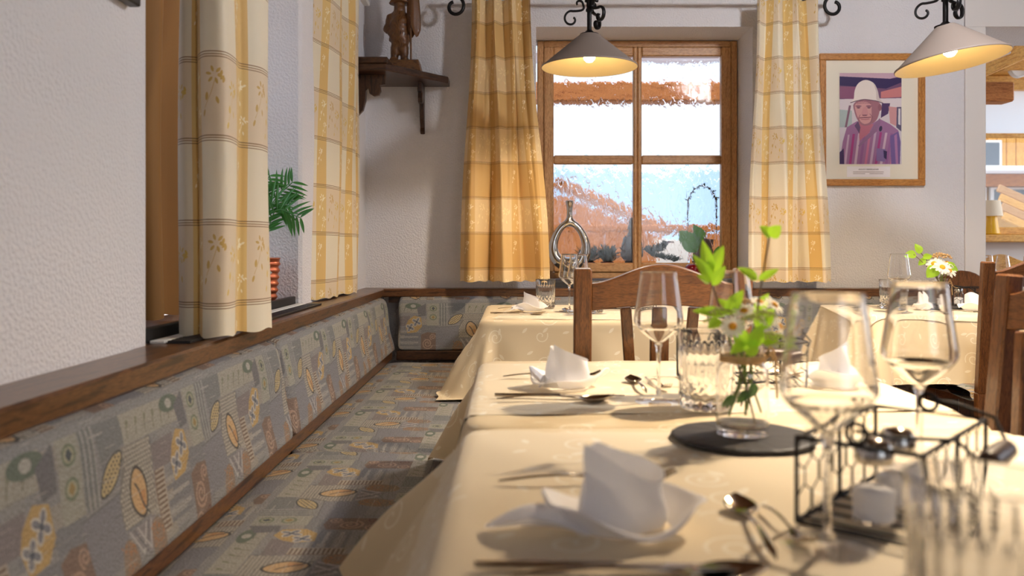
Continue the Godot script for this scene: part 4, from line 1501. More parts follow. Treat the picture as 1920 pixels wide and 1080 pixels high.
func lamps() -> void:
	lamp("pendant lamp with a grey conical shade and iron scrolls hanging before the window", at(1105, 127, 3.47), PI, 0.0, 0.0, 0.9)
	lamp("tilted pendant lamp with a grey conical shade hanging beside the framed portrait", at(1785, 117, 3.12), 2.6, 0.135, -0.07, 1.5)
	lamp("added pendant lamp outside the picture, brightening the near tables", Vector3(1.0, 1.70, -1.6), 0.4, 0.0, 0.0, 3.0)  # added lamp out of view, there to brighten the near tables
	# added globe as key light, out of view on the right
	var o := thing("added_globe_lamp", "added white globe lamp as key light at the right, outside the picture", "lamp", Vector3(1.5, 2.3, -2.25))
	part("globe", MB.new().lathe([Vector2(0, -0.08), Vector2(0.04, -0.069), Vector2(0.069, -0.04), Vector2(0.08, 0), Vector2(0.069, 0.04), Vector2(0.04, 0.069), Vector2(0.02, 0.077), Vector2(0, 0.078)]), M.globe, o)
	part("rod", MB.new().tube([Vector3(0, 0.076, 0), Vector3(0, CEIL - 2.31, 0)], 0.008, 8), M.iron, o)
	part("ceiling_rose", MB.new().lathe([Vector2(0, 0.165), Vector2(0.05, 0.17), Vector2(0.06, 0.199), Vector2(0, 0.199)], 20), M.iron, o)
	var l := OmniLight3D.new()
	l.name = "globe_light"
	l.light_color = c8(246, 248, 255)
	l.light_energy = 1.75
	l.light_size = 0.09
	l.omni_range = 14.0
	l.omni_attenuation = 2.0
	l.shadow_enabled = true
	o.add_child(l)

# ---------------------------------------------------------------- tables, cloths, chairs
# a cloth of cw x cd laid over a table of half size hx, hz with rounded corners; turned and shifted in its own plane
func drape(hx: float, hz: float, cw: float, cd: float, turn: float, shift: Vector2, lift: float, flare: float, fold: float, ph: float, step := 0.016, droop := 0.0, rest := 9.0, shelf := -9.0) -> MB:
	var nu := int(cw / step) + 1
	var nv := int(cd / step) + 1
	var rc := 0.045
	var rb := 0.016
	var P := PackedVector3Array()
	var T := PackedVector2Array()
	for j in nv:
		for i in nu:
			var flat := Vector2((float(i) / (nu - 1) - 0.5) * cw, (float(j) / (nv - 1) - 0.5) * cd)
			var p := flat.rotated(turn) + shift
			var rim := minf(cw / 2 - absf(flat.x), cd / 2 - absf(flat.y))
			var up := lift - droop * (1.0 - smoothstep(0.0, 0.04, rim))
			T.append(flat)
			var q := Vector2(clampf(p.x, -hx + rc, hx - rc), clampf(p.y, -hz + rc, hz - rc))
			var e := p - q
			var l := e.length()
			var wr := 0.0011 * sin(p.x * 19.0 + p.y * 7.0 + ph) * sin(p.y * 23.0 - p.x * 6.0) + 0.0007 * sin(p.x * 41.0 - p.y * 31.0)
			if l <= rc:
				P.append(Vector3(p.x, up + maxf(wr, -0.0015) * (1.0 if droop == 0.0 else smoothstep(0.0, 0.05, rim)), p.y))
				continue
			var n := e / l
			var s := l - rc
			var bend := rb * PI / 2.0
			if s < bend:
				var a := s / rb
				var w := q + n * (rc + (rb + lift * 0.0) * sin(a) - s * 0.0)
				P.append(Vector3(w.x, up - rb * (1.0 - cos(a)), w.y))
				continue
			var d := s - bend
			var th := atan2(e.y, e.x)
			var corner := absf(n.x * n.y) * 2.0
			var wave := sin(q.x * 21.0 + q.y * 19.0 + th * 7.0 + ph) + 0.5 * sin(q.x * 37.0 - q.y * 33.0 + th * 11.0 + ph * 2.0)
			var out := d * (flare + corner * 0.34) + fold * wave * smoothstep(0.0, 0.16, d) * (0.6 + corner)
			var w2 := q + n * (rc + rb + lift * 0.0 + maxf(out, 0.002))
			var fall := up - rb - d * sqrt(maxf(0.1, 1.0 - pow(flare + corner * 0.34, 2.0)))
			# where the hem meets a bench it comes to lie on the cushion
			if w2.x < -rest or w2.y < -shelf:
				fall = maxf(fall, 0.49 + 0.004 * wave)
			P.append(Vector3(w2.x, fall, w2.y))
	return MB.new().patch(P, nu, nv, false, T, true)

func table(label: String, x0: float, x1: float, d0: float, d1: float, in_right := 0.09, in_back := 0.09) -> Node3D:
	var w := x1 - x0
	var d := d1 - d0
	var o := thing("dining_table", label, "table", Vector3((x0 + x1) / 2, 0, -(d0 + d1) / 2), 0.0, "dining tables under cream cloths")
	part("tabletop", MB.new().box(Vector3(0, TABLE - 0.024, 0), Vector3(w - 0.02, 0.034, d - 0.02), 0.006), M.walnut, o)
	part("apron", MB.new().box(Vector3(0, TABLE - 0.075, 0), Vector3(w - 0.12, 0.066, d - 0.12), 0.004), M.walnut, o)
	for sx in [-1.0, 1.0]:
		for sz in [-1.0, 1.0]:
			part("leg", MB.new().box(Vector3(sx * (w / 2 - (in_right if sx > 0 else 0.09)), (TABLE - 0.11) / 2, sz * (d / 2 - (in_back if sz < 0 else 0.09))), Vector3(0.055, TABLE - 0.11, 0.055), 0.005, 1), M.walnut, o)
	return o

func tables() -> void:
	var spec := [
		["near", "dining table nearest the camera, under two cream cloths", -0.055, 0.711, 0.36, 1.245],
		["middle", "second dining table from the camera, with the chair before its far edge", -0.06, 0.711, 1.262, 2.0],
		["window", "dining table before the back window and its bench", -0.105, 0.80, 3.10, 3.98],
		["right", "dining table at the far right, before the white wall", 1.42, 2.34, 3.34, 3.99],
	]
	var cl := [
		["cream damask cloth hanging to the bench on the nearest table", 1.34, 1.185, 0.0, Vector2(0.0, 0.10), 0.0],
		["cream damask cloth on the second table, showing below its top cloth", 1.27, 1.03, 0.0, Vector2(0, -0.105), 1.3],
		["cream damask cloth with a full skirt on the window table", 1.50, 1.24, 0.0, Vector2(0, 0.12), 2.1],
		["cream damask cloth with deep folds on the far right table", 1.50, 0.98, 0.0, Vector2(0.0, 0.115), 3.7],
	]
	var ov := [
		["pale cream top cloth on the nearest table, under the slate disc", 0.92, 0.80, 0.05, Vector2(-0.03, -0.01), 4.0],
		["pale cream top cloth on the second table, its near edge rippled", 0.95, 0.60, -0.05, Vector2(0.0, -0.03), 5.0],
		["pale cream top cloth on the window table, its corner hanging over the front", 0.80, 0.80, 0.10, Vector2(0.02, 0.0), 6.0],
		["pale cream top cloth on the far right table", 0.85, 0.66, 0.04, Vector2(-0.06, 0.03), 7.0],
	]
	for k in 4:
		var s: Array = spec[k]
		var t := table(s[1], s[2], s[3], s[4], s[5], 0.31 if k < 2 else 0.09, 0.44 if k > 1 else 0.09)
		var hx: float = (s[3] - s[2]) / 2.0
		var hz: float = (s[5] - s[4]) / 2.0
		var c: Array = cl[k]
		var fl := 0.52 if k == 0 else 0.24
		single("tablecloth", drape(hx, hz, c[1], c[2], c[3], c[4], TABLE - 0.003, fl, 0.010 if k < 2 else 0.018, c[5], 0.016, 0.0, [hx + 0.07, hx + 0.07, hx + 0.03, 9.0][k], [9.0, 9.0, 0.06, -9.0][k]), M.damask, c[0], "tablecloth", t.position, 0.0, "cream damask tablecloths")
		var q: Array = ov[k]
		single("top_cloth", drape(hx + 0.002, hz + 0.002, q[1], q[2], q[3], q[4], TABLE, fl, 0.008, q[5], 0.014, 0.0016), M.overlay, q[0], "tablecloth", t.position, 0.0, "pale top cloths")

func make_chair(label: String) -> Node3D:
	# origin on the floor under the back; the sitter looks along -z
	var o := thing("dining_chair", label, "chair", Vector3.ZERO, 0.0, "dark wooden dining chairs")
	var rake := 0.085
	var post := func(x: float, m: MB) -> void:
		m.xf = Transform3D(Basis(Vector3.RIGHT, rake), Vector3(x, 0.48, 0))
		m.box(Vector3(0, 0.2415, 0), Vector3(0.043, 0.485, 0.032), 0.004, 1)
		m.xf = Transform3D(Basis(Vector3.RIGHT, -0.05), Vector3(x, 0.0, 0.022))
		m.box(Vector3(0, 0.241, 0), Vector3(0.043, 0.482, 0.034), 0.004, 1)
	for x in [-0.192, 0.192]:
		var m := MB.new()
		post.call(x, m)
		part("back_leg", m, M.walnut, o)
		m = MB.new()
		m.box(Vector3(x, 0.22, -0.40), Vector3(0.042, 0.44, 0.042), 0.004, 1)
		part("front_leg", m, M.walnut, o)
		m = MB.new()
		m.xf = Transform3D(Basis(Vector3(0, 1, 0), PI / 2), Vector3(x, 0.2, -0.19))
		m.box(Vector3.ZERO, Vector3(0.36, 0.03, 0.02), 0.003)
		part("stretcher", m, M.walnut, o)
	# arched top rail
	var poly := PackedVector2Array()
	for k in 25:
		var t := k / 24.0
		var x := lerpf(-0.171, 0.171, t)
		var s := cos((t - 0.5) * TAU) * 0.5 + 0.5
		poly.append(Vector2(x, 0.448 + 0.046 * pow(s, 0.85)))
	for k in 13:
		var t := 1.0 - k / 12.0
		poly.append(Vector2(lerpf(-0.171, 0.171, t), 0.382 + 0.014 * sin(PI * t)))
	var m := MB.new()
	m.xf = Transform3D(Basis(Vector3.RIGHT, rake), Vector3(0, 0.48, 0.0))
	m.extrude(poly, 0.022, 0.003)
	part("top_rail", m, M.walnut, o)
	for q in [[-0.083, -0.055, 0.027], [0.0, 0.0, 0.046], [0.083, 0.055, 0.027]]:
		m = MB.new()
		var dx: float = q[1] - q[0]
		m.xf = Transform3D(Basis(Vector3.RIGHT, rake) * Basis(Vector3(0, 0, 1), -dx / 0.36 * -1.0), Vector3((q[0] + q[1]) / 2, 0.48 + 0.2, 0.017 * -1.0 + 0.0))
		m.box(Vector3(0, 0.005, 0), Vector3(q[2], 0.365, 0.014), 0.003, 1)
		part("slat", m, M.walnut, o)
	m = MB.new()
	m.xf = Transform3D(Basis(Vector3.RIGHT, rake), Vector3(0, 0.48, 0))
	m.box(Vector3(0, 0.02, 0), Vector3(0.342, 0.04, 0.02), 0.003)
	part("lower_rail", m, M.walnut, o)
	m = MB.new()
	m.box(Vector3(0, 0.415, -0.40), Vector3(0.345, 0.05, 0.02), 0.003)
	part("seat_rail", m, M.walnut, o)
	part("seat_rail", MB.new().box(Vector3(0, 0.415, -0.015), Vector3(0.345, 0.05, 0.02), 0.003), M.walnut, o)
	var pr := [Vector2(-0.425, 0.462), Vector2(-0.40, 0.482), Vector2(-0.2, 0.492), Vector2(-0.04, 0.482), Vector2(-0.02, 0.462), Vector2(-0.02, 0.442), Vector2(-0.2, 0.44), Vector2(-0.425, 0.442)]
	var st := cushion(flip_prof(pr), 0.0, 0.42, 0.025, 0.1)
	var tm := MB.new()
	tm.ix = st.ix
	for k in st.v.size():
		tm.v.append(Vector3(-0.21 - st.v[k].z, st.v[k].y, st.v[k].x))
		tm.n.append(Vector3(-st.n[k].z, st.n[k].y, st.n[k].x))
		tm.uv.append(st.uv[k])
	part("seat", tm, M.fabric, o, "patterned grey seat pad")
	return o

func chairs() -> void:
	var c := make_chair("dark wooden arched chair standing between the second table and the window table")
	c.position = Vector3(0.362, 0, -2.09)
	copy(c, "dark wooden chair at the far right table, its left post and rail in view", Vector3(1.915, 0, -3.13), 0.0, "dark wooden dining chairs")
	copy(c, "dark wooden chair beside the second table, cut off by the right picture edge", Vector3(0.885, 0, -1.395), PI / 2, "dark wooden dining chairs")
	# pale chair in the veranda
	var v := copy(c, "light pine chair under the veranda window", Vector3(at(1868, 460, 5.6).x, 0, -5.6), 0.1, "")
	v.remove_meta("group")
	for k in v.get_children():
		if k.material_override == M.walnut:
			k.material_override = M.gold_pine

# ---------------------------------------------------------------- table ware
func wine_glass_proto() -> Node3D:
	var o := Node3D.new()
	o.name = "wine_glass"
	var out := spline([Vector2(0.004, 0.099), Vector2(0.012, 0.104), Vector2(0.029, 0.118), Vector2(0.0395, 0.131), Vector2(0.0412, 0.139), Vector2(0.0395, 0.152), Vector2(0.0345, 0.186), Vector2(0.0302, 0.218)], 5)
	var prof := [Vector2(0.0, 0.098)]
	prof.append_array(out)
	prof.append(Vector2(0.0298, 0.2187))
	out.reverse()
	for q in out:
		prof.append(Vector2(maxf(q.x - 0.0012, 0.0), q.y + (0.0012 if q.y < 0.125 else 0.0)))
	prof.append(Vector2(0.0, 0.1002))
	part("bowl", MB.new().lathe(prof, 48), M.glass, o)
	part("stem", MB.new().lathe([Vector2(0, 0.0042), Vector2(0.0085, 0.0068), Vector2(0.0042, 0.013), Vector2(0.0036, 0.03), Vector2(0.0036, 0.08), Vector2(0.0045, 0.092), Vector2(0.0075, 0.0975), Vector2(0.004, 0.0985), Vector2(0.0, 0.0985)], 36), M.glass, o)
	part("foot", MB.new().lathe([Vector2(0, 0), Vector2(0.0385, 0), Vector2(0.0395, 0.0008), Vector2(0.0385, 0.0018), Vector2(0.02, 0.0035), Vector2(0.0085, 0.0068)], 36), M.thin_glass, o)
	return o

func tumbler_proto() -> Node3D:
	var o := Node3D.new()
	o.name = "tumbler"
	var cut := func(a: float, y: float) -> float:
		if y > 0.105 or y < 0.004:
			return 1.0
		if y < 0.05:
			return 1.0 - 0.035 * absf(sin(a * 8.0 + y * 130.0)) - 0.035 * absf(sin(a * 8.0 - y * 130.0)) + 0.03
		return 1.0 - 0.045 * absf(sin(a * 11.0)) * smoothstep(0.105, 0.09, y)
	var prof := [Vector2(0, 0), Vector2(0.036, 0), Vector2(0.0395, 0.004)]
	for k in 22:
		prof.append(Vector2(lerpf(0.0400, 0.0425, k / 21.0), 0.006 + k * 0.0046))
	prof.append_array([Vector2(0.0432, 0.115), Vector2(0.0436, 0.124), Vector2(0.043, 0.125), Vector2(0.0424, 0.124)])
	var inner := MB.new()
	inner.lathe(prof, 132, cut)
	inner.lathe([Vector2(0.0424, 0.124), Vector2(0.0412, 0.1), Vector2(0.0365, 0.03), Vector2(0.033, 0.018), Vector2(0.02, 0.014), Vector2(0, 0.0135)], 48)
	part("body", inner, M.glass, o)
	return o

func place(proto: Node3D, label: String, category: String, pos: Vector3, turn := 0.0, group := "") -> Node3D:
	var o: Node3D = proto.duplicate()
	o.name = proto.name
	add_child(o, true)
	o.position = pos
	o.rotation.y = turn
	tag(o, label, category, group)
	return o

func spoon_mesh(L: float, bw: float) -> MB:
	# along x, bowl at +x
	var st := []
	for k in 9:
		var t := k / 8.0
		st.append([L * (0.0 + 0.66 * t), lerpf(0.0048, 0.0024, t) * (0.2 if k == 0 else 1.0) * L / 0.18, 0.003 + 0.006 * sin(t * PI * 0.9), 0.0013, 0.0])
	for k in 11:
		var t := k / 10.0
		st.append([L * (0.68 + 0.32 * t), bw * maxf(0.08, pow(sin(PI * clampf(t * 0.93 + 0.04, 0, 1)), 0.75)), 0.0045 + 0.001 * t + 0.004 * t * t, 0.0011, bw * 0.42 * sin(PI * t)])
	return MB.new().bar(st, 14)

func fork_mesh(L: float) -> MB:
	var st := []
	for k in 9:
		var t := k / 8.0
		st.append([L * 0.64 * t, lerpf(0.0048, 0.0022, t) * (0.2 if k == 0 else 1.0) * L / 0.19, 0.003 + 0.006 * sin(t * PI * 0.9), 0.0013, 0.0])
	st.append([L * 0.70, 0.0095 * L / 0.19, 0.0046, 0.0012, 0.001])
	st.append([L * 0.76, 0.011 * L / 0.19, 0.0036, 0.0012, 0.001])
	st.append([L * 0.775, 0.010 * L / 0.19, 0.0038, 0.0008, 0.0])
	var m := MB.new().bar(st, 10)
	for k in 4:
		var z := (k - 1.5) * 0.0061 * L / 0.19
		m.tube([Vector3(L * 0.765, 0.004, z), Vector3(L * 0.85, 0.0042, z * 1.05), Vector3(L * 0.93, 0.008, z * 1.05), Vector3(L, 0.0145, z)], [0.0017, 0.0016, 0.0014, 0.0007], 6)
	return m

func knife_mesh(L: float) -> MB:
	var st := []
	for k in 7:
		var t := k / 6.0
		st.append([L * 0.5 * t, lerpf(0.0055, 0.0062, t) * (0.3 if k == 0 else 1.0), 0.0042, 0.003, 0.0])
	for k in 9:
		var t := k / 8.0
		st.append([L * (0.51 + 0.49 * t), 0.0085 * (sqrt(maxf(0.01, 1.0 - pow(t, 4.0)))), 0.003, 0.0009, 0.0])
	return MB.new().bar(st, 10)

func napkin_mesh(sd: float, tail: float) -> MB:
	# upright roll with a slanted open top inside a turned-out cuff, a tail lying flat
	var m := MB.new()
	var P := PackedVector3Array()
	var n := 61
	var rows := 12
	for j in rows:
		var t := j / float(rows - 1)
		for i in n:
			var s := i / float(n - 1)
			var a := -2.4 + s * TAU * 1.45
			var r := lerpf(0.040, 0.026, s) * (1.0 + 0.12 * cos(a - 0.4)) * (1.0 - 0.05 * t) * (1.0 + 0.10 * sin(a * 2.0 + sd) + 0.035 * sin(a * 5.0 + sd * 2.0 + t * 2.0))
			var top := 0.070 - 0.020 * cos(a + 0.3) * (1.0 - s * 0.3) - 0.022 * s
			var p := Vector3(cos(a) * r * 1.05 + 0.006 * t, top * t + 0.002, -sin(a) * r * 0.85)
			p.x += 0.003 * sin(t * 6.0 + a * 3.0)
			P.append(p)
	m.patch(P, n, rows)
	P = PackedVector3Array()
	n = 49
	for j in 9:
		var t := j / 8.0
		for i in n:
			var a := TAU * i / (n - 1) + 0.5
			var fl := 1.0 + 0.12 * sin(a * 3.0 + sd) + 0.06 * sin(a * 7.0 + sd)
			var r := 0.041 + 0.026 * sin(t * PI * 0.5) * fl
			var y := 0.003 + 0.026 * sin(t * PI * 0.6) * (1.0 + 0.35 * sin(a * 2.0 + sd * 1.3)) - 0.006 * t * (1.0 + sin(a * 4.0))
			P.append(Vector3(cos(a) * r * 1.12 + 0.008, maxf(y, 0.0015), -sin(a) * r * 0.9))
	m.patch(P, n, 9, true)
	P = PackedVector3Array()
	for j in 13:
		var t := j / 12.0
		for i in 9:
			var s := i / 8.0 - 0.5
			var w := 0.062 * sqrt(maxf(0.02, 1.0 - pow(t, 2.2))) 
			var y := 0.004 + 0.012 * sin(t * PI) * (1.0 + 0.6 * cos(s * 9.0 + sd)) + 0.007 * absf(s) * (1.0 - t)
			P.append(Vector3(-0.02 - tail * t, y, s * w * 1.2 + 0.008 * t + 0.01))
	m.patch(P, 9, 13, false, PackedVector2Array(), true)
	return m

func wire_basket_proto() -> Node3D:
	# bent-wire caddy, 0.21 x 0.11 m, 0.08 m high, its bail folded over one end
	var o := Node3D.new()
	o.name = "wire_basket"
	var L := 0.105
	var W := 0.055
	var H := 0.082
	var m := MB.new()
	for y in [0.004, H]:
		m.tube([Vector3(-L, y, -W), Vector3(L, y, -W), Vector3(L, y, W), Vector3(-L, y, W), Vector3(-L, y, -W)], 0.0024, 6)
	for sx in [-1.0, 0.0, 1.0]:
		for sz in [-1.0, 1.0]:
			m.tube([Vector3(sx * L, 0.004, sz * W), Vector3(sx * L, H, sz * W)], 0.0022, 6)
	part("frame", m, M.wire, o)
	m = MB.new()
	for k in 7:
		var x := -0.09 + k * 0.03
		m.tube([Vector3(x, 0.004, -W), Vector3(x, 0.004, W)], 0.0014, 5)
	# honeycomb mesh on the long sides
	for sz in [-1.0, 1.0]:
		for k in 6:
			for r in 3:
				var c := Vector3(-0.0875 + k * 0.035 + (0.0175 if r % 2 else 0.0), 0.018 + r * 0.024, sz * W)
				var hex := []
				for q in 7:
					var a := TAU * q / 6.0 + PI / 6.0
					hex.append(Vector3(clampf(c.x + cos(a) * 0.0185, -L, L), clampf(c.y + sin(a) * 0.0165, 0.004, H), c.z))
				m.tube(hex, 0.0009, 5)
	part("wire_mesh", m, M.wire, o)
	for s in [-1.0, 1.0]:
		var ring := []
		for q in 15:
			var a := TAU * q / 14.0
			ring.append(Vector3(s * L, H + 0.011 + sin(a) * 0.009, cos(a) * 0.009))
		part("ring", MB.new().tube(ring, 0.0022, 6, 1.0, Vector3(1, 0, 0), false), M.wire, o)
	m = MB.new()
	for s in [-1.0, 1.0]:
		m.tube([Vector3(s * (L + 0.003), H + 0.014, 0.0), Vector3(s * L, H + 0.012, 0.03), Vector3(0.04 + s * 0.07, H + 0.002, 0.062), Vector3(0.04 + s * 0.05, H - 0.02, 0.078), Vector3(0.04 + s * 0.034, H - 0.022, 0.080)], 0.002, 6)
	part("bail", m, M.wire, o)
	m = MB.new()
	m.xf = Transform3D(Basis(Vector3(0, 0, 1), PI / 2), Vector3(0.04, H - 0.022, 0.080))
	m.lathe([Vector2(0, -0.036), Vector2(0.0085, -0.036), Vector2(0.0105, -0.033), Vector2(0.0112, 0), Vector2(0.0105, 0.033), Vector2(0.0085, 0.036), Vector2(0, 0.036)], 18)
	part("handle", m, M.deep_wood, o, "dark turned handle")
	return o

func shaker_proto() -> Node3D:
	var o := Node3D.new()
	o.name = "salt_shaker"
	part("body", MB.new().lathe([Vector2(0, 0), Vector2(0.019, 0), Vector2(0.021, 0.003), Vector2(0.021, 0.045), Vector2(0.016, 0.056), Vector2(0.0, 0.056)], 28, func(a: float, _y: float) -> float: return 1.0 - 0.05 * absf(sin(a * 5.0))), M.thin_glass, o)
	part("salt", MB.new().lathe([Vector2(0, 0.002), Vector2(0.0175, 0.002), Vector2(0.0185, 0.004), Vector2(0.0185, 0.028), Vector2(0.01, 0.032), Vector2(0.0, 0.031)], 24), M.linen, o, "white salt")
	part("cap", MB.new().lathe([Vector2(0.0165, 0.054), Vector2(0.0175, 0.056), Vector2(0.0175, 0.066), Vector2(0.013, 0.074), Vector2(0, 0.077)], 28), M.chrome, o, "metal cap")
	return o

func place_settings() -> void:
	var T := TABLE + 0.0025
	var glass := wine_glass_proto()
	var tum := tumbler_proto()
	var g := "wine glasses on the tables"
	place(glass, "large blurred wine glass on the nearest table, left of the wire basket", "wine glass", Vector3(0.272, T, -0.735), 0, g)
	place(glass, "blurred wine glass behind the wire basket on the nearest table", "wine glass", Vector3(0.47, T, -0.985), 0, g)
	place(glass, "wine glass beside the cut tumbler on the second table, before the chair", "wine glass", Vector3(0.2456, T, -1.43), 0, g)
	place(glass, "wine glass behind the flower jar's leaves on the second table", "wine glass", Vector3(0.385, T, -1.50), 0, g)
	place(glass, "left of the two wine glasses on the window table, before the silver vase", "wine glass", Vector3(0.235, T, -3.50), 0, g).scale = Vector3(1.08, 1.08, 1.08)
	place(glass, "right of the two wine glasses on the window table, behind the chair post", "wine glass", Vector3(0.262, T, -3.36), 0, g).scale = Vector3(1.08, 1.08, 1.08)
	place(glass, "wine glass on the far right table before the white wall", "wine glass", Vector3(1.56, T, -3.44), 0, g).scale = Vector3(1.08, 1.08, 1.08)
	g = "cut glass tumblers on the tables"
	place(tum, "cut glass tumbler between the wine glass and flower jar on the second table", "tumbler", Vector3(0.311, T, -1.378), 0.2, g)
	place(tum, "blurred cut glass tumbler nearest the camera, at the picture's lower right", "tumbler", Vector3(0.274, T, -0.495), 0.7, g)
	place(tum, "cut glass tumbler beside the white napkin on the window table", "tumbler", Vector3(0.146, T, -3.70), 0.1, g)
	place(tum, "cut glass tumbler seen just right of the chair post on the window table", "tumbler", Vector3(0.325, T, -3.42), 0.1, g)
	place(tum, "cut glass tumbler left of the wine glass on the far right table", "tumbler", Vector3(1.62, T, -3.66), 0.1, g)
	place(tum, "cut glass tumbler on the far right table, left of two seen behind the chair", "tumbler", Vector3(2.07, T, -3.60), 0.1, g)
	place(tum, "cut glass tumbler on the far right table, right of two seen behind the chair", "tumbler", Vector3(2.17, T, -3.64), 0.5, g)
	# napkins
	g = "white folded napkins"
	single("napkin", napkin_mesh(0.6, 0.095), M.linen, "large white folded napkin standing on the nearest table", "napkin", Vector3(0.092, T, -0.785), -0.12, g)
	single("napkin", napkin_mesh(2.1, 0.03), M.linen, "white folded napkin standing at the left end of the second table", "napkin", Vector3(0.095, T, -1.585), 0.2, g)
	single("napkin", napkin_mesh(3.3, 0.03), M.linen, "white folded napkin seen through the large wine glass, right side of the second table", "napkin", Vector3(0.625, T, -1.62), 2.6, g)
	single("napkin", napkin_mesh(4.4, 0.06), M.linen, "white folded napkin on the window table beside the tumbler", "napkin", Vector3(0.07, T, -3.52), 0.0, g)
	single("napkin", napkin_mesh(5.2, 0.02), M.linen, "white folded napkin beside the flower jar on the far right table", "napkin", Vector3(1.74, T, -3.60), 0.5, g)
	single("napkin", napkin_mesh(6.1, 0.02), M.linen, "white folded napkin beside the chair post on the far right table", "napkin", Vector3(1.925, T, -3.56), 1.2, g)
	# cutlery
	var sp := spoon_mesh(0.165, 0.0165)
	var big := spoon_mesh(0.20, 0.021)
	var fk := fork_mesh(0.195)
	var dfk := fork_mesh(0.125)
	var kn := knife_mesh(0.225)
	var spm := sp.mesh()
	var bgm := big.mesh()
	var fkm := fk.mesh()
	var dfm := dfk.mesh()
	var knm := kn.mesh()
	g = "steel cutlery laid on the tables"
	var lay := [
		["fork", fkm, "steel fork lying behind the large napkin on the nearest table", Vector3(-0.015, T, -0.935), 0.02],
		["knife", knm, "steel knife at the picture's lower edge, before the large napkin", Vector3(-0.03, T, -0.684), -0.01],
		["soup_spoon", bgm, "steel soup spoon at the lower edge, before the large napkin", Vector3(0.0, T, -0.664), 0.02],
		["dessert_spoon", spm, "steel dessert spoon with its bowl away from the camera on the nearest table", Vector3(0.2165, T, -0.70), PI / 2 - 0.06],
		["dessert_fork", dfm, "small steel dessert fork beside the spoon on the nearest table", Vector3(0.247, T, -0.845), -PI / 2 + 0.05],
		["fork", fkm, "steel fork lying behind the napkin on the second table", Vector3(-0.018, T, -1.70), 0.0],
		["knife", knm, "steel knife before the napkin on the second table", Vector3(-0.03, T, -1.478), 0.0],
		["soup_spoon", bgm, "steel soup spoon lying beside the knife on the second table", Vector3(-0.026, T, -1.447), 0.0],
		["dessert_spoon", spm, "steel dessert spoon behind the wine glass foot on the second table", Vector3(0.238, T, -1.51), PI / 2 + 0.03],
		["dessert_fork", dfm, "small steel dessert fork beside the wine glass foot on the second table", Vector3(0.27, T, -1.66), -PI / 2 + 0.1],
		["fork", fkm, "steel fork at the right side of the second table, behind its napkin", Vector3(0.70, T, -1.76), PI + 0.06],
		["fork", fkm, "steel fork behind the napkin on the window table", Vector3(-0.06, T, -3.62), 0.0],
		["knife", knm, "steel knife before the napkin on the window table", Vector3(-0.085, T, -3.36), 0.0],
		["soup_spoon", bgm, "steel soup spoon before the napkin on the window table", Vector3(-0.07, T, -3.33), 0.02],
		["dessert_spoon", spm, "steel dessert spoon before the wine glasses on the window table", Vector3(0.222, T, -3.40), PI / 2],
		["fork", fkm, "steel fork at the left of the far right table", Vector3(1.46, T, -3.74), 0.05],
		["fork", fkm, "steel fork lying before the flower jar on the far right table", Vector3(1.70, T, -3.42), -0.05],
		["dessert_spoon", spm, "steel dessert spoon behind the chair rail on the far right table", Vector3(2.14, T, -3.44), PI / 2 - 0.4],
	]
	for q in lay:
		single(q[0], q[1], M.steel, q[2], "fork" if String(q[0]).contains("fork") else "knife" if q[0] == "knife" else "spoon", q[3], q[4], g)
	# wire baskets with shakers
	var bk := wire_basket_proto()
	g = "black wire baskets on the tables"
	place(bk, "black wire basket with a turned handle on the nearest table, lower right", "basket", Vector3(0.376, T, -0.836), 0.84, g)
	place(bk, "black wire basket behind the tumbler and flower jar on the second table", "basket", Vector3(0.44, T, -1.665), 0.05, g)
	place(bk, "black wire basket behind the chair slats on the window table", "basket", Vector3(0.50, T, -3.66), 0.0, g)
	place(bk, "black wire basket beside the chair post on the far right table", "basket", Vector3(2.06, T, -3.86), 0.1, g)
	var sh := shaker_proto()
	g = "glass shakers in the wire baskets"
	place(sh, "glass shaker at the left end of the nearest wire basket", "shaker", Vector3(0.335, T + 0.006, -0.79), 0, g)
	place(sh, "glass shaker in the middle of the nearest wire basket", "shaker", Vector3(0.378, T + 0.006, -0.838), 0.4, g)
	place(sh, "glass shaker in the wire basket on the far right table", "shaker", Vector3(2.02, T + 0.006, -3.86), 0, g)
	# veranda table with two glasses
	var vt := table("table laid in the veranda beyond the opening", 2.95, 3.85, 4.7, 5.4)
	vt.remove_meta("group")
	var vp: Vector3 = vt.position
	single("tablecloth", drape(0.45, 0.35, 1.5, 1.3, 0, Vector2.ZERO, TABLE - 0.003, 0.2, 0.012, 2.0, 0.03), M.overlay, "white cloth on the veranda table", "tablecloth", vp)
	place(glass, "wine glass on the veranda table, left of two", "wine glass", Vector3(at(1850, 500, 5.0).x, T, -5.0), 0, "wine glasses on the veranda table")
	place(glass, "wine glass on the veranda table, right of two", "wine glass", Vector3(at(1880, 500, 4.95).x, T, -4.95), 0, "wine glasses on the veranda table")
	place(tum, "tumbler on the veranda table", "tumbler", Vector3(at(1906, 500, 5.15).x, T, -5.15), 0)
	for q in [glass, tum, bk, sh]:
		q.free()
	for e in [["slate_disc", "thin black round slate under the flower jar on the nearest table", Vector3(0.312, TABLE + 0.002, -1.155), 0.096], ["slate_disc", "thin black round slate under the flower jar on the far right table", Vector3(1.865, TABLE + 0.002, -3.70), 0.09]]:
		var r: float = e[3]
		single(e[0], MB.new().lathe([Vector2(0, 0), Vector2(r - 0.003, 0), Vector2(r, 0.003), Vector2(r - 0.002, 0.006), Vector2(r - 0.006, 0.007), Vector2(0, 0.0072)], 56, func(a: float, _y: float) -> float: return 1.0 + 0.008 * sin(a * 9.0) + 0.006 * sin(a * 23.0)), M.slate, e[1], "slate", e[2], 0.0, "slate discs under the flower jars")

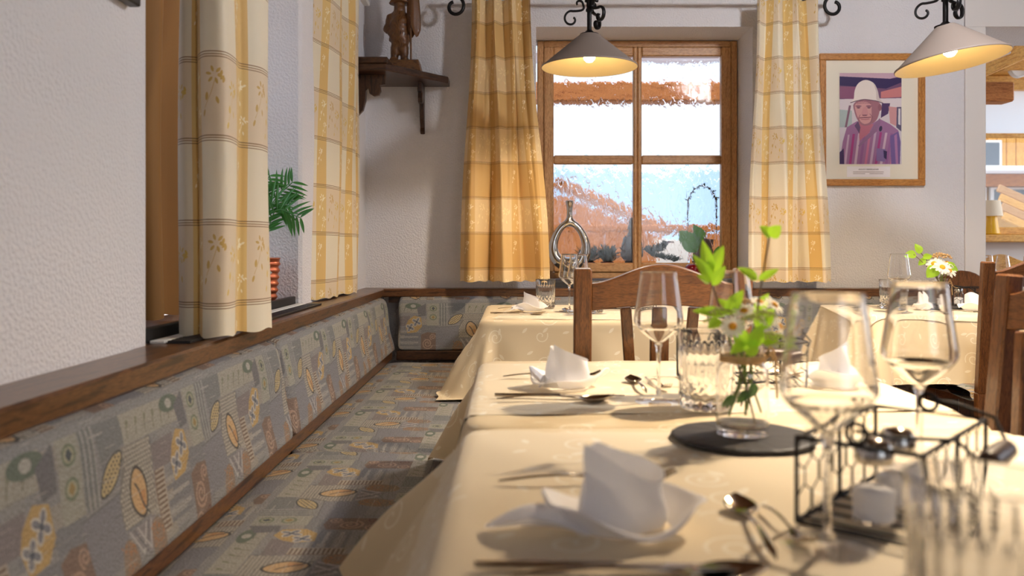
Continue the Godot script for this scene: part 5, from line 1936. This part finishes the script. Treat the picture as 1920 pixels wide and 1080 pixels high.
# ---------------------------------------------------------------- flowers and plants
func leaf_mesh(L: float, W: float, curl: float) -> MB:
	# grows along +x from the origin, face up
	var P := PackedVector3Array()
	for j in 9:
		var t := j / 8.0
		for i in 7:
			var s := i / 3.0 - 1.0
			var w := W * 0.5 * pow(sin(PI * clampf(pow(t, 0.8), 0.01, 0.995)), 0.8)
			P.append(Vector3(L * t, -curl * L * t * t + absf(s) * w * 0.35 + 0.02 * W * sin(t * 14.0) * absf(s), s * w))
	return MB.new().patch(P, 7, 9, false, PackedVector2Array(), true)

func aim(pos: Vector3, dir: Vector3, up: Vector3) -> Transform3D:
	var x := dir.normalized()
	var z := x.cross(up).normalized()
	var y := z.cross(x)
	return Transform3D(Basis(x, y, z), pos)

func leaf(parent: Node, pos: Vector3, dir: Vector3, L: float, W: float, mt: Material, up := Vector3(0, 0.5, 1)) -> void:
	var o := part("leaf", leaf_mesh(L, W, 0.25), mt, parent)
	o.transform = aim(pos, dir, up)

func daisy(parent: Node, pos: Vector3, face: Vector3, r: float, n := 15) -> void:
	var m := MB.new()
	for k in n:
		var a := TAU * k / n
		m.xf = Transform3D(Basis(Vector3.UP, a) * Basis(Vector3(0, 0, 1), 0.12 * sin(k * 2.3)), Vector3.ZERO)
		var P := PackedVector3Array()
		for j in 5:
			var t := j / 4.0
			for i in 3:
				P.append(Vector3(r * (0.25 + 0.75 * t), 0.06 * r * sin(t * 3.0) - absf(i - 1.0) * 0.03 * r, (i - 1.0) * r * 0.16 * sqrt(maxf(0.05, sin(PI * (0.12 + t * 0.8))))))
		m.patch(P, 3, 5, false, PackedVector2Array(), true)
	var f := part("flower", m, M.petal, parent)
	f.transform = aim(pos, face.cross(Vector3(0.1, 0.2, 1)).normalized(), face)
	part("flower_center", MB.new().lathe([Vector2(r * 0.34, -0.02 * r), Vector2(r * 0.33, 0.08 * r), Vector2(r * 0.22, 0.2 * r), Vector2(0, 0.25 * r)], 14), M.yolk, f)

func umbel(parent: Node, pos: Vector3, r: float, mt: Material) -> void:
	var m := MB.new()
	for k in 44:
		var a := k * 2.39996
		var q := sqrt((k + 0.5) / 44.0)
		m.xf = Transform3D(Basis.IDENTITY, Vector3(cos(a) * q * r, r * 0.42 * (1.0 - q * q) + 0.05 * r * sin(k * 3.7), sin(a) * q * r))
		m.lathe([Vector2(0, -0.13 * r), Vector2(0.13 * r, 0), Vector2(0, 0.11 * r)], 6)
	var o := part("flower", m, mt, parent)
	o.position = pos

func jar_proto(o: Node3D) -> void:
	var out := spline([Vector2(0.0, 0.0), Vector2(0.031, 0.0), Vector2(0.0345, 0.004), Vector2(0.035, 0.02), Vector2(0.035, 0.07), Vector2(0.0338, 0.085), Vector2(0.0285, 0.097), Vector2(0.027, 0.105), Vector2(0.028, 0.116), Vector2(0.0285, 0.12)], 4)
	var prof := out.duplicate()
	out.reverse()
	for q in out:
		if q.x > 0.004 and q.y > 0.012:
			prof.append(Vector2(q.x - 0.0017, q.y))
	prof.append_array([Vector2(0.031, 0.011), Vector2(0.024, 0.0085), Vector2(0, 0.0075)])
	part("jar", MB.new().lathe(prof, 48), M.glass, o)
	var m := MB.new()
	for k in 3:
		var ring := []
		for q in 25:
			var a := TAU * q / 24.0
			ring.append(Vector3(cos(a) * 0.0295, 0.099 + k * 0.0032 + 0.0006 * sin(a * 3.0 + k), sin(a) * 0.0295))
		m.tube(ring, 0.0016, 6, 1.0, Vector3.ZERO, false)
	m.tube(spline([Vector3(0.029, 0.103, 0.006), Vector3(0.037, 0.111, 0.008), Vector3(0.042, 0.10, 0.01), Vector3(0.041, 0.082, 0.012), Vector3(0.043, 0.05, 0.013)], 5), 0.0016, 6)
	m.tube(spline([Vector3(0.029, 0.103, 0.006), Vector3(0.036, 0.117, 0.004), Vector3(0.042, 0.112, 0.0), Vector3(0.045, 0.098, 0.0), Vector3(0.057, 0.084, 0.002), Vector3(0.07, 0.08, 0.004)], 5), 0.0016, 6)
	m.tube(spline([Vector3(0.029, 0.102, 0.006), Vector3(0.033, 0.108, 0.012), Vector3(0.037, 0.103, 0.014), Vector3(0.033, 0.098, 0.012)], 5), 0.0016, 6)
	part("twine", m, M.twine, o, "natural twine tied in a bow")

func flowers() -> void:
	# jar on the nearest table; places measured relative to the jar's foot
	var foot := Vector3(0.312, TABLE + 0.0095, -1.155)
	var o := thing("flower_jar", "glass jar of daisies and leafy twigs on the black slate disc", "flower jar", foot, 0.0, "flower jars tied with twine")
	jar_proto(o)
	var rel := func(px: float, py: float, dd: float) -> Vector3: return at(px, py, 1.155 + dd) - foot
	var stems := [[1330, 520, 0.0, M.twig], [1443, 440, 0.02, M.twig], [1395, 590, -0.02, M.stem], [1450, 580, 0.0, M.stem], [1375, 605, -0.03, M.stem], [1440, 640, -0.02, M.stem], [1345, 600, 0.02, M.stem], [1420, 600, 0.03, M.stem]]
	var k := 0
	for s in stems:
		var tip: Vector3 = rel.call(s[0], s[1], s[2])
		var neck := Vector3(clampf(tip.x * 0.3, -0.014, 0.014), 0.11, clampf(tip.z * 0.3, -0.014, 0.014) + 0.004 * sin(k * 2.0))
		var low := Vector3(-neck.x * 0.9 + 0.016 * sin(k * 2.4), 0.016 + 0.02 * absf(sin(k * 1.7)), 0.018 * cos(k * 1.9))
		part("stem", MB.new().tube(spline([low, low.lerp(neck, 0.5) + Vector3(0.003, 0, 0.002), neck, neck.lerp(tip, 0.5) + Vector3(0, 0.006, 0), tip], 5), 0.0016 if k > 1 else 0.0013, 6), s[3], o)
		k += 1
	# leaves: base pixel, tip pixel, depth offset, width
	for q in [[1330, 520, 1322, 452, 0, 0.024], [1332, 515, 1356, 462, 0.01, 0.022], [1334, 528, 1306, 478, -0.01, 0.02], [1336, 535, 1358, 500, -0.02, 0.018], [1330, 530, 1312, 515, -0.02, 0.014],
			[1444, 444, 1430, 424, 0.02, 0.02], [1444, 444, 1462, 424, 0.01, 0.024], [1420, 525, 1390, 500, 0.0, 0.018], [1422, 525, 1458, 503, 0.0, 0.014],
			[1362, 590, 1306, 578, -0.01, 0.02], [1362, 590, 1392, 545, -0.02, 0.024], [1350, 600, 1330, 612, -0.03, 0.02], [1395, 650, 1380, 610, -0.035, 0.028], [1410, 650, 1428, 612, -0.04, 0.026], [1418, 615, 1450, 580, -0.03, 0.03], [1400, 640, 1372, 660, -0.03, 0.02], [1425, 640, 1462, 630, -0.02, 0.022], [1380, 590, 1352, 560, 0.02, 0.02], [1415, 590, 1440, 552, 0.03, 0.022], [1400, 665, 1420, 640, -0.04, 0.024]]:
		var a: Vector3 = rel.call(q[0], q[1], q[4])
		var b: Vector3 = rel.call(q[2], q[3], q[4] - 0.01)
		leaf(o, a, b - a, a.distance_to(b) * 1.0, q[5] * 0.8, M.leaf)
	for q in [[0.004, 0.06, -0.6, -1.2], [-0.012, 0.052, 0.5, -2.0], [0.014, 0.07, 0.4, -0.6]]:
		leaf(o, Vector3(q[0], q[1], 0.012), Vector3(q[3] * 0.5, -0.6, 0.2), 0.022, 0.013, M.dark_leaf, Vector3(0, 0.3, 1))
	daisy(o, rel.call(1395, 583, -0.03), Vector3(-0.2, 0.8, 0.5), 0.0155)
	daisy(o, rel.call(1374, 612, -0.05), Vector3(-0.3, 0.55, 0.8), 0.0163)
	daisy(o, rel.call(1452, 572, 0.0), Vector3(0.5, 0.6, 0.4), 0.0155)
	daisy(o, rel.call(1462, 612, -0.01), Vector3(0.8, 0.2, 0.4), 0.0141)
	daisy(o, rel.call(1424, 566, 0.02), Vector3(0.1, 0.8, 0.3), 0.0148)
	umbel(o, rel.call(1446, 634, -0.03), 0.018, M.umbel)
	umbel(o, rel.call(1352, 588, -0.02), 0.017, M.umbel)
	umbel(o, rel.call(1432, 592, -0.045), 0.016, M.umbel)
	umbel(o, rel.call(1388, 568, 0.01), 0.016, M.yarrow)
	umbel(o, rel.call(1456, 650, -0.02), 0.015, M.umbel)
	umbel(o, rel.call(1336, 604, 0.0), 0.013, M.umbel)
	umbel(o, rel.call(1410, 600, -0.05), 0.014, M.umbel)
	daisy(o, rel.call(1440, 596, -0.03), Vector3(0.3, 0.5, 0.8), 0.015)
	# jar on the far right table
	foot = Vector3(1.86, TABLE + 0.0095, -3.70)
	o = thing("flower_jar", "glass jar of daisies with a leafy twig on the far right table", "flower jar", foot, 0.0, "flower jars tied with twine")
	jar_proto(o)
	var rel2 := func(px: float, py: float, dd: float) -> Vector3: return at(px, py, 3.70 + dd) - foot
	k = 0
	for s in [[1713, 477, 0.0, M.twig], [1725, 472, 0.02, M.twig], [1752, 500, -0.02, M.stem], [1768, 505, -0.03, M.stem], [1782, 505, 0.0, M.stem], [1765, 485, 0.02, M.stem], [1775, 492, 0.0, M.stem]]:
		var tip: Vector3 = rel2.call(s[0], s[1], s[2])
		var neck := Vector3(clampf(tip.x * 0.3, -0.014, 0.014), 0.112, 0.005 * sin(k * 2.0))
		var low := Vector3(-neck.x + 0.012 * sin(k * 2.4), 0.018, 0.016 * cos(k * 1.9))
		part("stem", MB.new().tube(spline([low, neck, neck.lerp(tip, 0.5) + Vector3(0, 0.01, 0), tip], 5), 0.0016, 6), s[3], o)
		k += 1
	for q in [[1718, 479, 1705, 477, 0, 0.036], [1725, 476, 1721, 464, 0, 0.034], [1730, 484, 1742, 480, 0, 0.026], [1735, 486, 1728, 492, 0.0, 0.026], [1757, 500, 1745, 513, -0.03, 0.05], [1772, 496, 1792, 502, -0.02, 0.036]]:
		var a: Vector3 = rel2.call(q[0], q[1], q[4])
		var b: Vector3 = rel2.call(q[2], q[3], q[4])
		leaf(o, a, b - a, a.distance_to(b) * 1.2 + 0.012, q[5] * 1.1, M.leaf)
	daisy(o, rel2.call(1751, 494, -0.02), Vector3(-0.4, 0.7, 0.5), 0.034)
	daisy(o, rel2.call(1767, 501, -0.05), Vector3(0.0, 0.6, 0.8), 0.036)
	daisy(o, rel2.call(1780, 507, -0.03), Vector3(0.3, 0.5, 0.8), 0.034)
	daisy(o, rel2.call(1776, 493, 0.0), Vector3(0.3, 0.9, 0.3), 0.034)
	umbel(o, rel2.call(1763, 483, 0.02), 0.045, M.yarrow)

func small_things() -> void:
	# silver vase with an oval hole on the window sill
	var f := func(p: Vector3) -> float:
		var best := 9.0
		var d := 9.0
		# teardrop loop, thicker low down
		for k in 26:
			var a := TAU * k / 26.0
			var a2 := TAU * (k + 1) / 26.0
			var r0 := lerpf(0.017, 0.033, pow(0.5 - 0.5 * sin(a), 1.5))
			var r1 := lerpf(0.017, 0.033, pow(0.5 - 0.5 * sin(a2), 1.5))
			var q0 := Vector3(cos(a) * 0.083 * (1.0 - 0.22 * sin(a)), 0.185 + sin(a) * 0.108, 0)
			var q1 := Vector3(cos(a2) * 0.083 * (1.0 - 0.22 * sin(a2)), 0.185 + sin(a2) * 0.108, 0)
			var ab := q1 - q0
			var t := clampf((p - q0).dot(ab) / ab.length_squared(), 0.0, 1.0)
			d = minf(d, p.distance_to(q0 + ab * t) - lerpf(r0, r1, t))
		best = d
		best = smin(best, capsules(p, [[Vector3(0, 0.30, 0), Vector3(0, 0.36, 0), 0.018, 0.013], [Vector3(0, 0.36, 0), Vector3(0, 0.43, 0), 0.013, 0.028]], 0.01), 0.02)
		best = smin(best, capsules(p, [[Vector3(-0.02, 0.025, 0), Vector3(0.02, 0.025, 0), 0.03, 0.03], [Vector3(0, 0.03, 0), Vector3(0, 0.075, 0), 0.032, 0.036]], 0.01), 0.03)
		return maxf(maxf(best, p.y - 0.408), -p.y)
	var v := thing("silver_vase", "tall silver vase with an oval hole through its body on the window sill", "vase", Vector3(at(1068, 500, 4.38).x, 0.849, -4.38))
	part("body", MB.new().nets(Vector3(-0.14, -0.012, -0.045), Vector3(0.14, 0.43, 0.045), 0.006, f), M.chrome, v)
	# red apple
	var a := thing("apple", "glossy dark red apple ornament on the window sill behind the chair rail", "ornament", Vector3(at(1301, 500, 4.42).x, 0.849, -4.42))
	part("fruit", MB.new().lathe(spline([Vector2(0, 0.006), Vector2(0.018, 0.0), Vector2(0.036, 0.012), Vector2(0.047, 0.04), Vector2(0.044, 0.066), Vector2(0.028, 0.08), Vector2(0.01, 0.074), Vector2(0, 0.066)], 5), 36), M.apple, a)
	part("stalk", MB.new().tube([Vector3(0, 0.066, 0), Vector3(0.002, 0.09, 0), Vector3(0.001, 0.115, 0)], 0.003, 6), M.bark, a)
	# behind the glass: figure, succulents, wreath, hoop
	var fig := func(p: Vector3) -> float:
		return capsules(p, [[Vector3(0, 0, 0), Vector3(0, 0.2, 0), 0.06, 0.058], [Vector3(0, 0.2, 0), Vector3(0, 0.245, 0), 0.062, 0.04], [Vector3(0, 0.25, 0), Vector3(0, 0.29, 0.004), 0.022, 0.024], [Vector3(0, 0.305, 0.006), Vector3(0, 0.33, 0.004), 0.034, 0.032], [Vector3(-0.055, 0.215, 0), Vector3(-0.075, 0.14, 0.02), 0.024, 0.02], [Vector3(-0.075, 0.14, 0.02), Vector3(-0.02, 0.13, 0.05), 0.02, 0.017], [Vector3(0.055, 0.215, 0), Vector3(0.075, 0.14, 0.02), 0.024, 0.02]], 0.03) + 0.002 * sin(p.y * 90.0 + p.x * 70.0)
	var s := thing("garden_figure", "dark grey figure standing outside behind the middle window bar", "figurine", Vector3(at(1187, 500, 4.70).x, 0.851, -4.74))
	s.scale = Vector3(0.66, 0.92, 0.75)
	part("body", MB.new().nets(Vector3(-0.11, -0.004, -0.075), Vector3(0.11, 0.375, 0.08), 0.009, fig), M.bronze, s)
	part("staff", MB.new().tube([Vector3(-0.07, 0.15, 0.05), Vector3(-0.11, 0.18, 0.05)], 0.005, 6), M.bark, s)
	var names := ["potted plant with fine leaves in a dark red pot outside, right of the silver vase", "second small potted plant outside, next to the grey figure"]
	for i in 2:
		var pl := thing("potted_plant", names[i], "plant", Vector3(at(1102 + i * 35, 500, 4.82).x, 0.851, -4.78), 0.0, "potted plants outside the window")
		part("pot", MB.new().lathe([Vector2(0, 0), Vector2(0.026, 0), Vector2(0.033, 0.07), Vector2(0.036, 0.072), Vector2(0.036, 0.085), Vector2(0.0, 0.08)], 20), M.pot, pl)
		var tuft := MB.new()
		for k in 110:
			var an := k * 2.4
			var el := 0.6 + 0.95 * (k % 7) / 7.0
			tuft.xf = aim(Vector3(0.018 * cos(an), 0.08 + 0.03 * fmod(k * 0.37, 1.0), 0.018 * sin(an)), Vector3(cos(an) * cos(el), sin(el), sin(an) * cos(el)), Vector3(0.1, 1, 0.2))
			var lm := leaf_mesh(0.07 + 0.018 * sin(k * 1.3), 0.02, 0.1)
			for w in lm.v.size():
				tuft.v.append(tuft.xf * lm.v[w])
				tuft.n.append(tuft.xf.basis * lm.n[w])
				tuft.uv.append(lm.uv[w])
			for w in lm.ix:
				tuft.ix.append(w + tuft.v.size() - lm.v.size())
		part("foliage", tuft, M.fir, pl).set_meta("kind", "stuff")
	var bush := thing("wreath_bush", "dark fir arrangement with a red bow outside the right lower pane", "plant", Vector3(at(1238, 500, 4.8).x, 0.851, -4.8))
	part("basket", MB.new().lathe([Vector2(0, 0), Vector2(0.06, 0), Vector2(0.075, 0.05), Vector2(0.07, 0.055), Vector2(0, 0.05)], 20), M.bark, bush)
	var nd := MB.new()
	for k in 420:
		var an := k * 2.39996
		var el := 0.1 + 1.3 * fmod(k * 0.618, 1.0)
		var dir := Vector3(cos(an) * cos(el), sin(el), sin(an) * cos(el))
		var b := Vector3(0, 0.08, 0) + dir * Vector3(0.075, 0.075, 0.06)
		nd.tube([b, b + (dir + Vector3(0.3 * sin(k * 1.7), 0.2, 0.3 * cos(k * 2.1))).normalized() * 0.05], [0.004, 0.0015], 4)
	part("needles", nd, M.fir, bush).set_meta("kind", "stuff")
	umbel(bush, Vector3(0.045, 0.19, 0.04), 0.022, M.apple)
	var hoop := thing("hoop_plant", "dark leafy plant with a tall vine hoop outside the right lower pane", "plant", Vector3(at(1318, 500, 4.85).x, 0.851, -4.85))
	part("trunk", MB.new().lathe([Vector2(0, 0), Vector2(0.06, 0.0), Vector2(0.055, 0.05), Vector2(0.058, 0.1), Vector2(0.05, 0.16), Vector2(0.054, 0.21), Vector2(0.0, 0.22)], 20, func(an: float, y: float) -> float: return 1.0 + 0.1 * sin(an * 6.0 + y * 20.0)), M.bark, hoop)
	var arc := []
	for k in 25:
		var an := PI * k / 24.0
		arc.append(Vector3(-0.005 + cos(an) * 0.082, 0.40 + sin(an) * 0.115 - (0.16 if k == 0 or k == 24 else 0.0), 0))
	part("vine_hoop", MB.new().tube(arc, 0.004, 6), M.bark, hoop)
	for k in 22:
		leaf(hoop, arc[2 + k] if 2 + k < 25 else arc[24], Vector3(sin(k * 2.1), cos(k * 1.3), 0.4), 0.02, 0.009, M.fir)
	for q in [[-0.05, 0.14, -0.7, 1.0, 0.15, 0.12], [-0.02, 0.2, -0.5, 1.2, 0.1, 0.07], [0.05, 0.12, 0.8, 0.5, 0.09, 0.06]]:
		leaf(hoop, Vector3(q[0], q[1], 0.05), Vector3(q[2], q[3], 0.1), q[4], q[5], M.dark_leaf)
	# palm in a ribbed copper pot in the left window
	var pos := Vector3(-0.832, 0.817, -2.86)
	var pt := thing("potted_palm", "small green palm in a ribbed copper pot on the left window sill", "plant", pos)
	var pr := [Vector2(0, 0), Vector2(0.034, 0)]
	for k in 29:
		var t := k / 28.0
		pr.append(Vector2(lerpf(0.036, 0.053, pow(t, 0.6)) + 0.0035 * sin(t * TAU * 7.0), 0.003 + 0.155 * t))
	pr.append_array([Vector2(0.056, 0.16), Vector2(0.053, 0.162), Vector2(0.05, 0.14), Vector2(0, 0.135)])
	part("pot", MB.new().lathe(pr, 40), M.copper, pt)
	for q in [[548, 342, 2.84, 0.04], [563, 408, 2.74, 0.09], [505, 330, 2.8, 0.05], [470, 400, 2.7, 0.08], [538, 385, 2.78, 0.08]]:
		var base := Vector3(0, 0.135, 0)
		var tip: Vector3 = at(q[0], q[1], q[2]) - pos
		var mid: Vector3 = base.lerp(tip, 0.55) + Vector3(-0.03, q[3], 0)
		var path := spline([base, mid, tip], 7)
		var fr := part("frond", MB.new().tube(path, 0.0016, 6), M.palm, pt)
		for k in range(4, path.size()):
			var d: Vector3 = (path[k] - path[k - 1]).normalized()
			for sd in [-1.0, 1.0]:
				var side: Vector3 = d.cross(Vector3(0, 0, 1)).normalized() * sd
				var L := 0.078 * sin(PI * (0.22 + 0.66 * (k - 4.0) / (path.size() - 4)))
				var lf := part("leaflet", leaf_mesh(L + 0.01, 0.0105, 0.22), M.palm, fr)
				lf.transform = aim(path[k], d * 0.8 + side, Vector3(0.2 * sd, 0.5, 1))
	# orchid bloom beside the pot
	var od := thing("orchid_bloom", "purple and white orchid bloom before the copper pot on the left window sill", "flower", Vector3(-0.80, 0.818, -2.74))
	part("stem", MB.new().tube([Vector3(0, 0, 0), Vector3(0.004, 0.06, 0), Vector3(0, 0.115, 0.01)], 0.002, 6), M.stem, od)
	for k in 5:
		var an := TAU * k / 5.0
		leaf(od, Vector3(0, 0.115, 0.012), Vector3(cos(an), sin(an), 0.2), 0.032, 0.026, M.orchid if k > 1 else M.petal, Vector3(0, 0, 1))
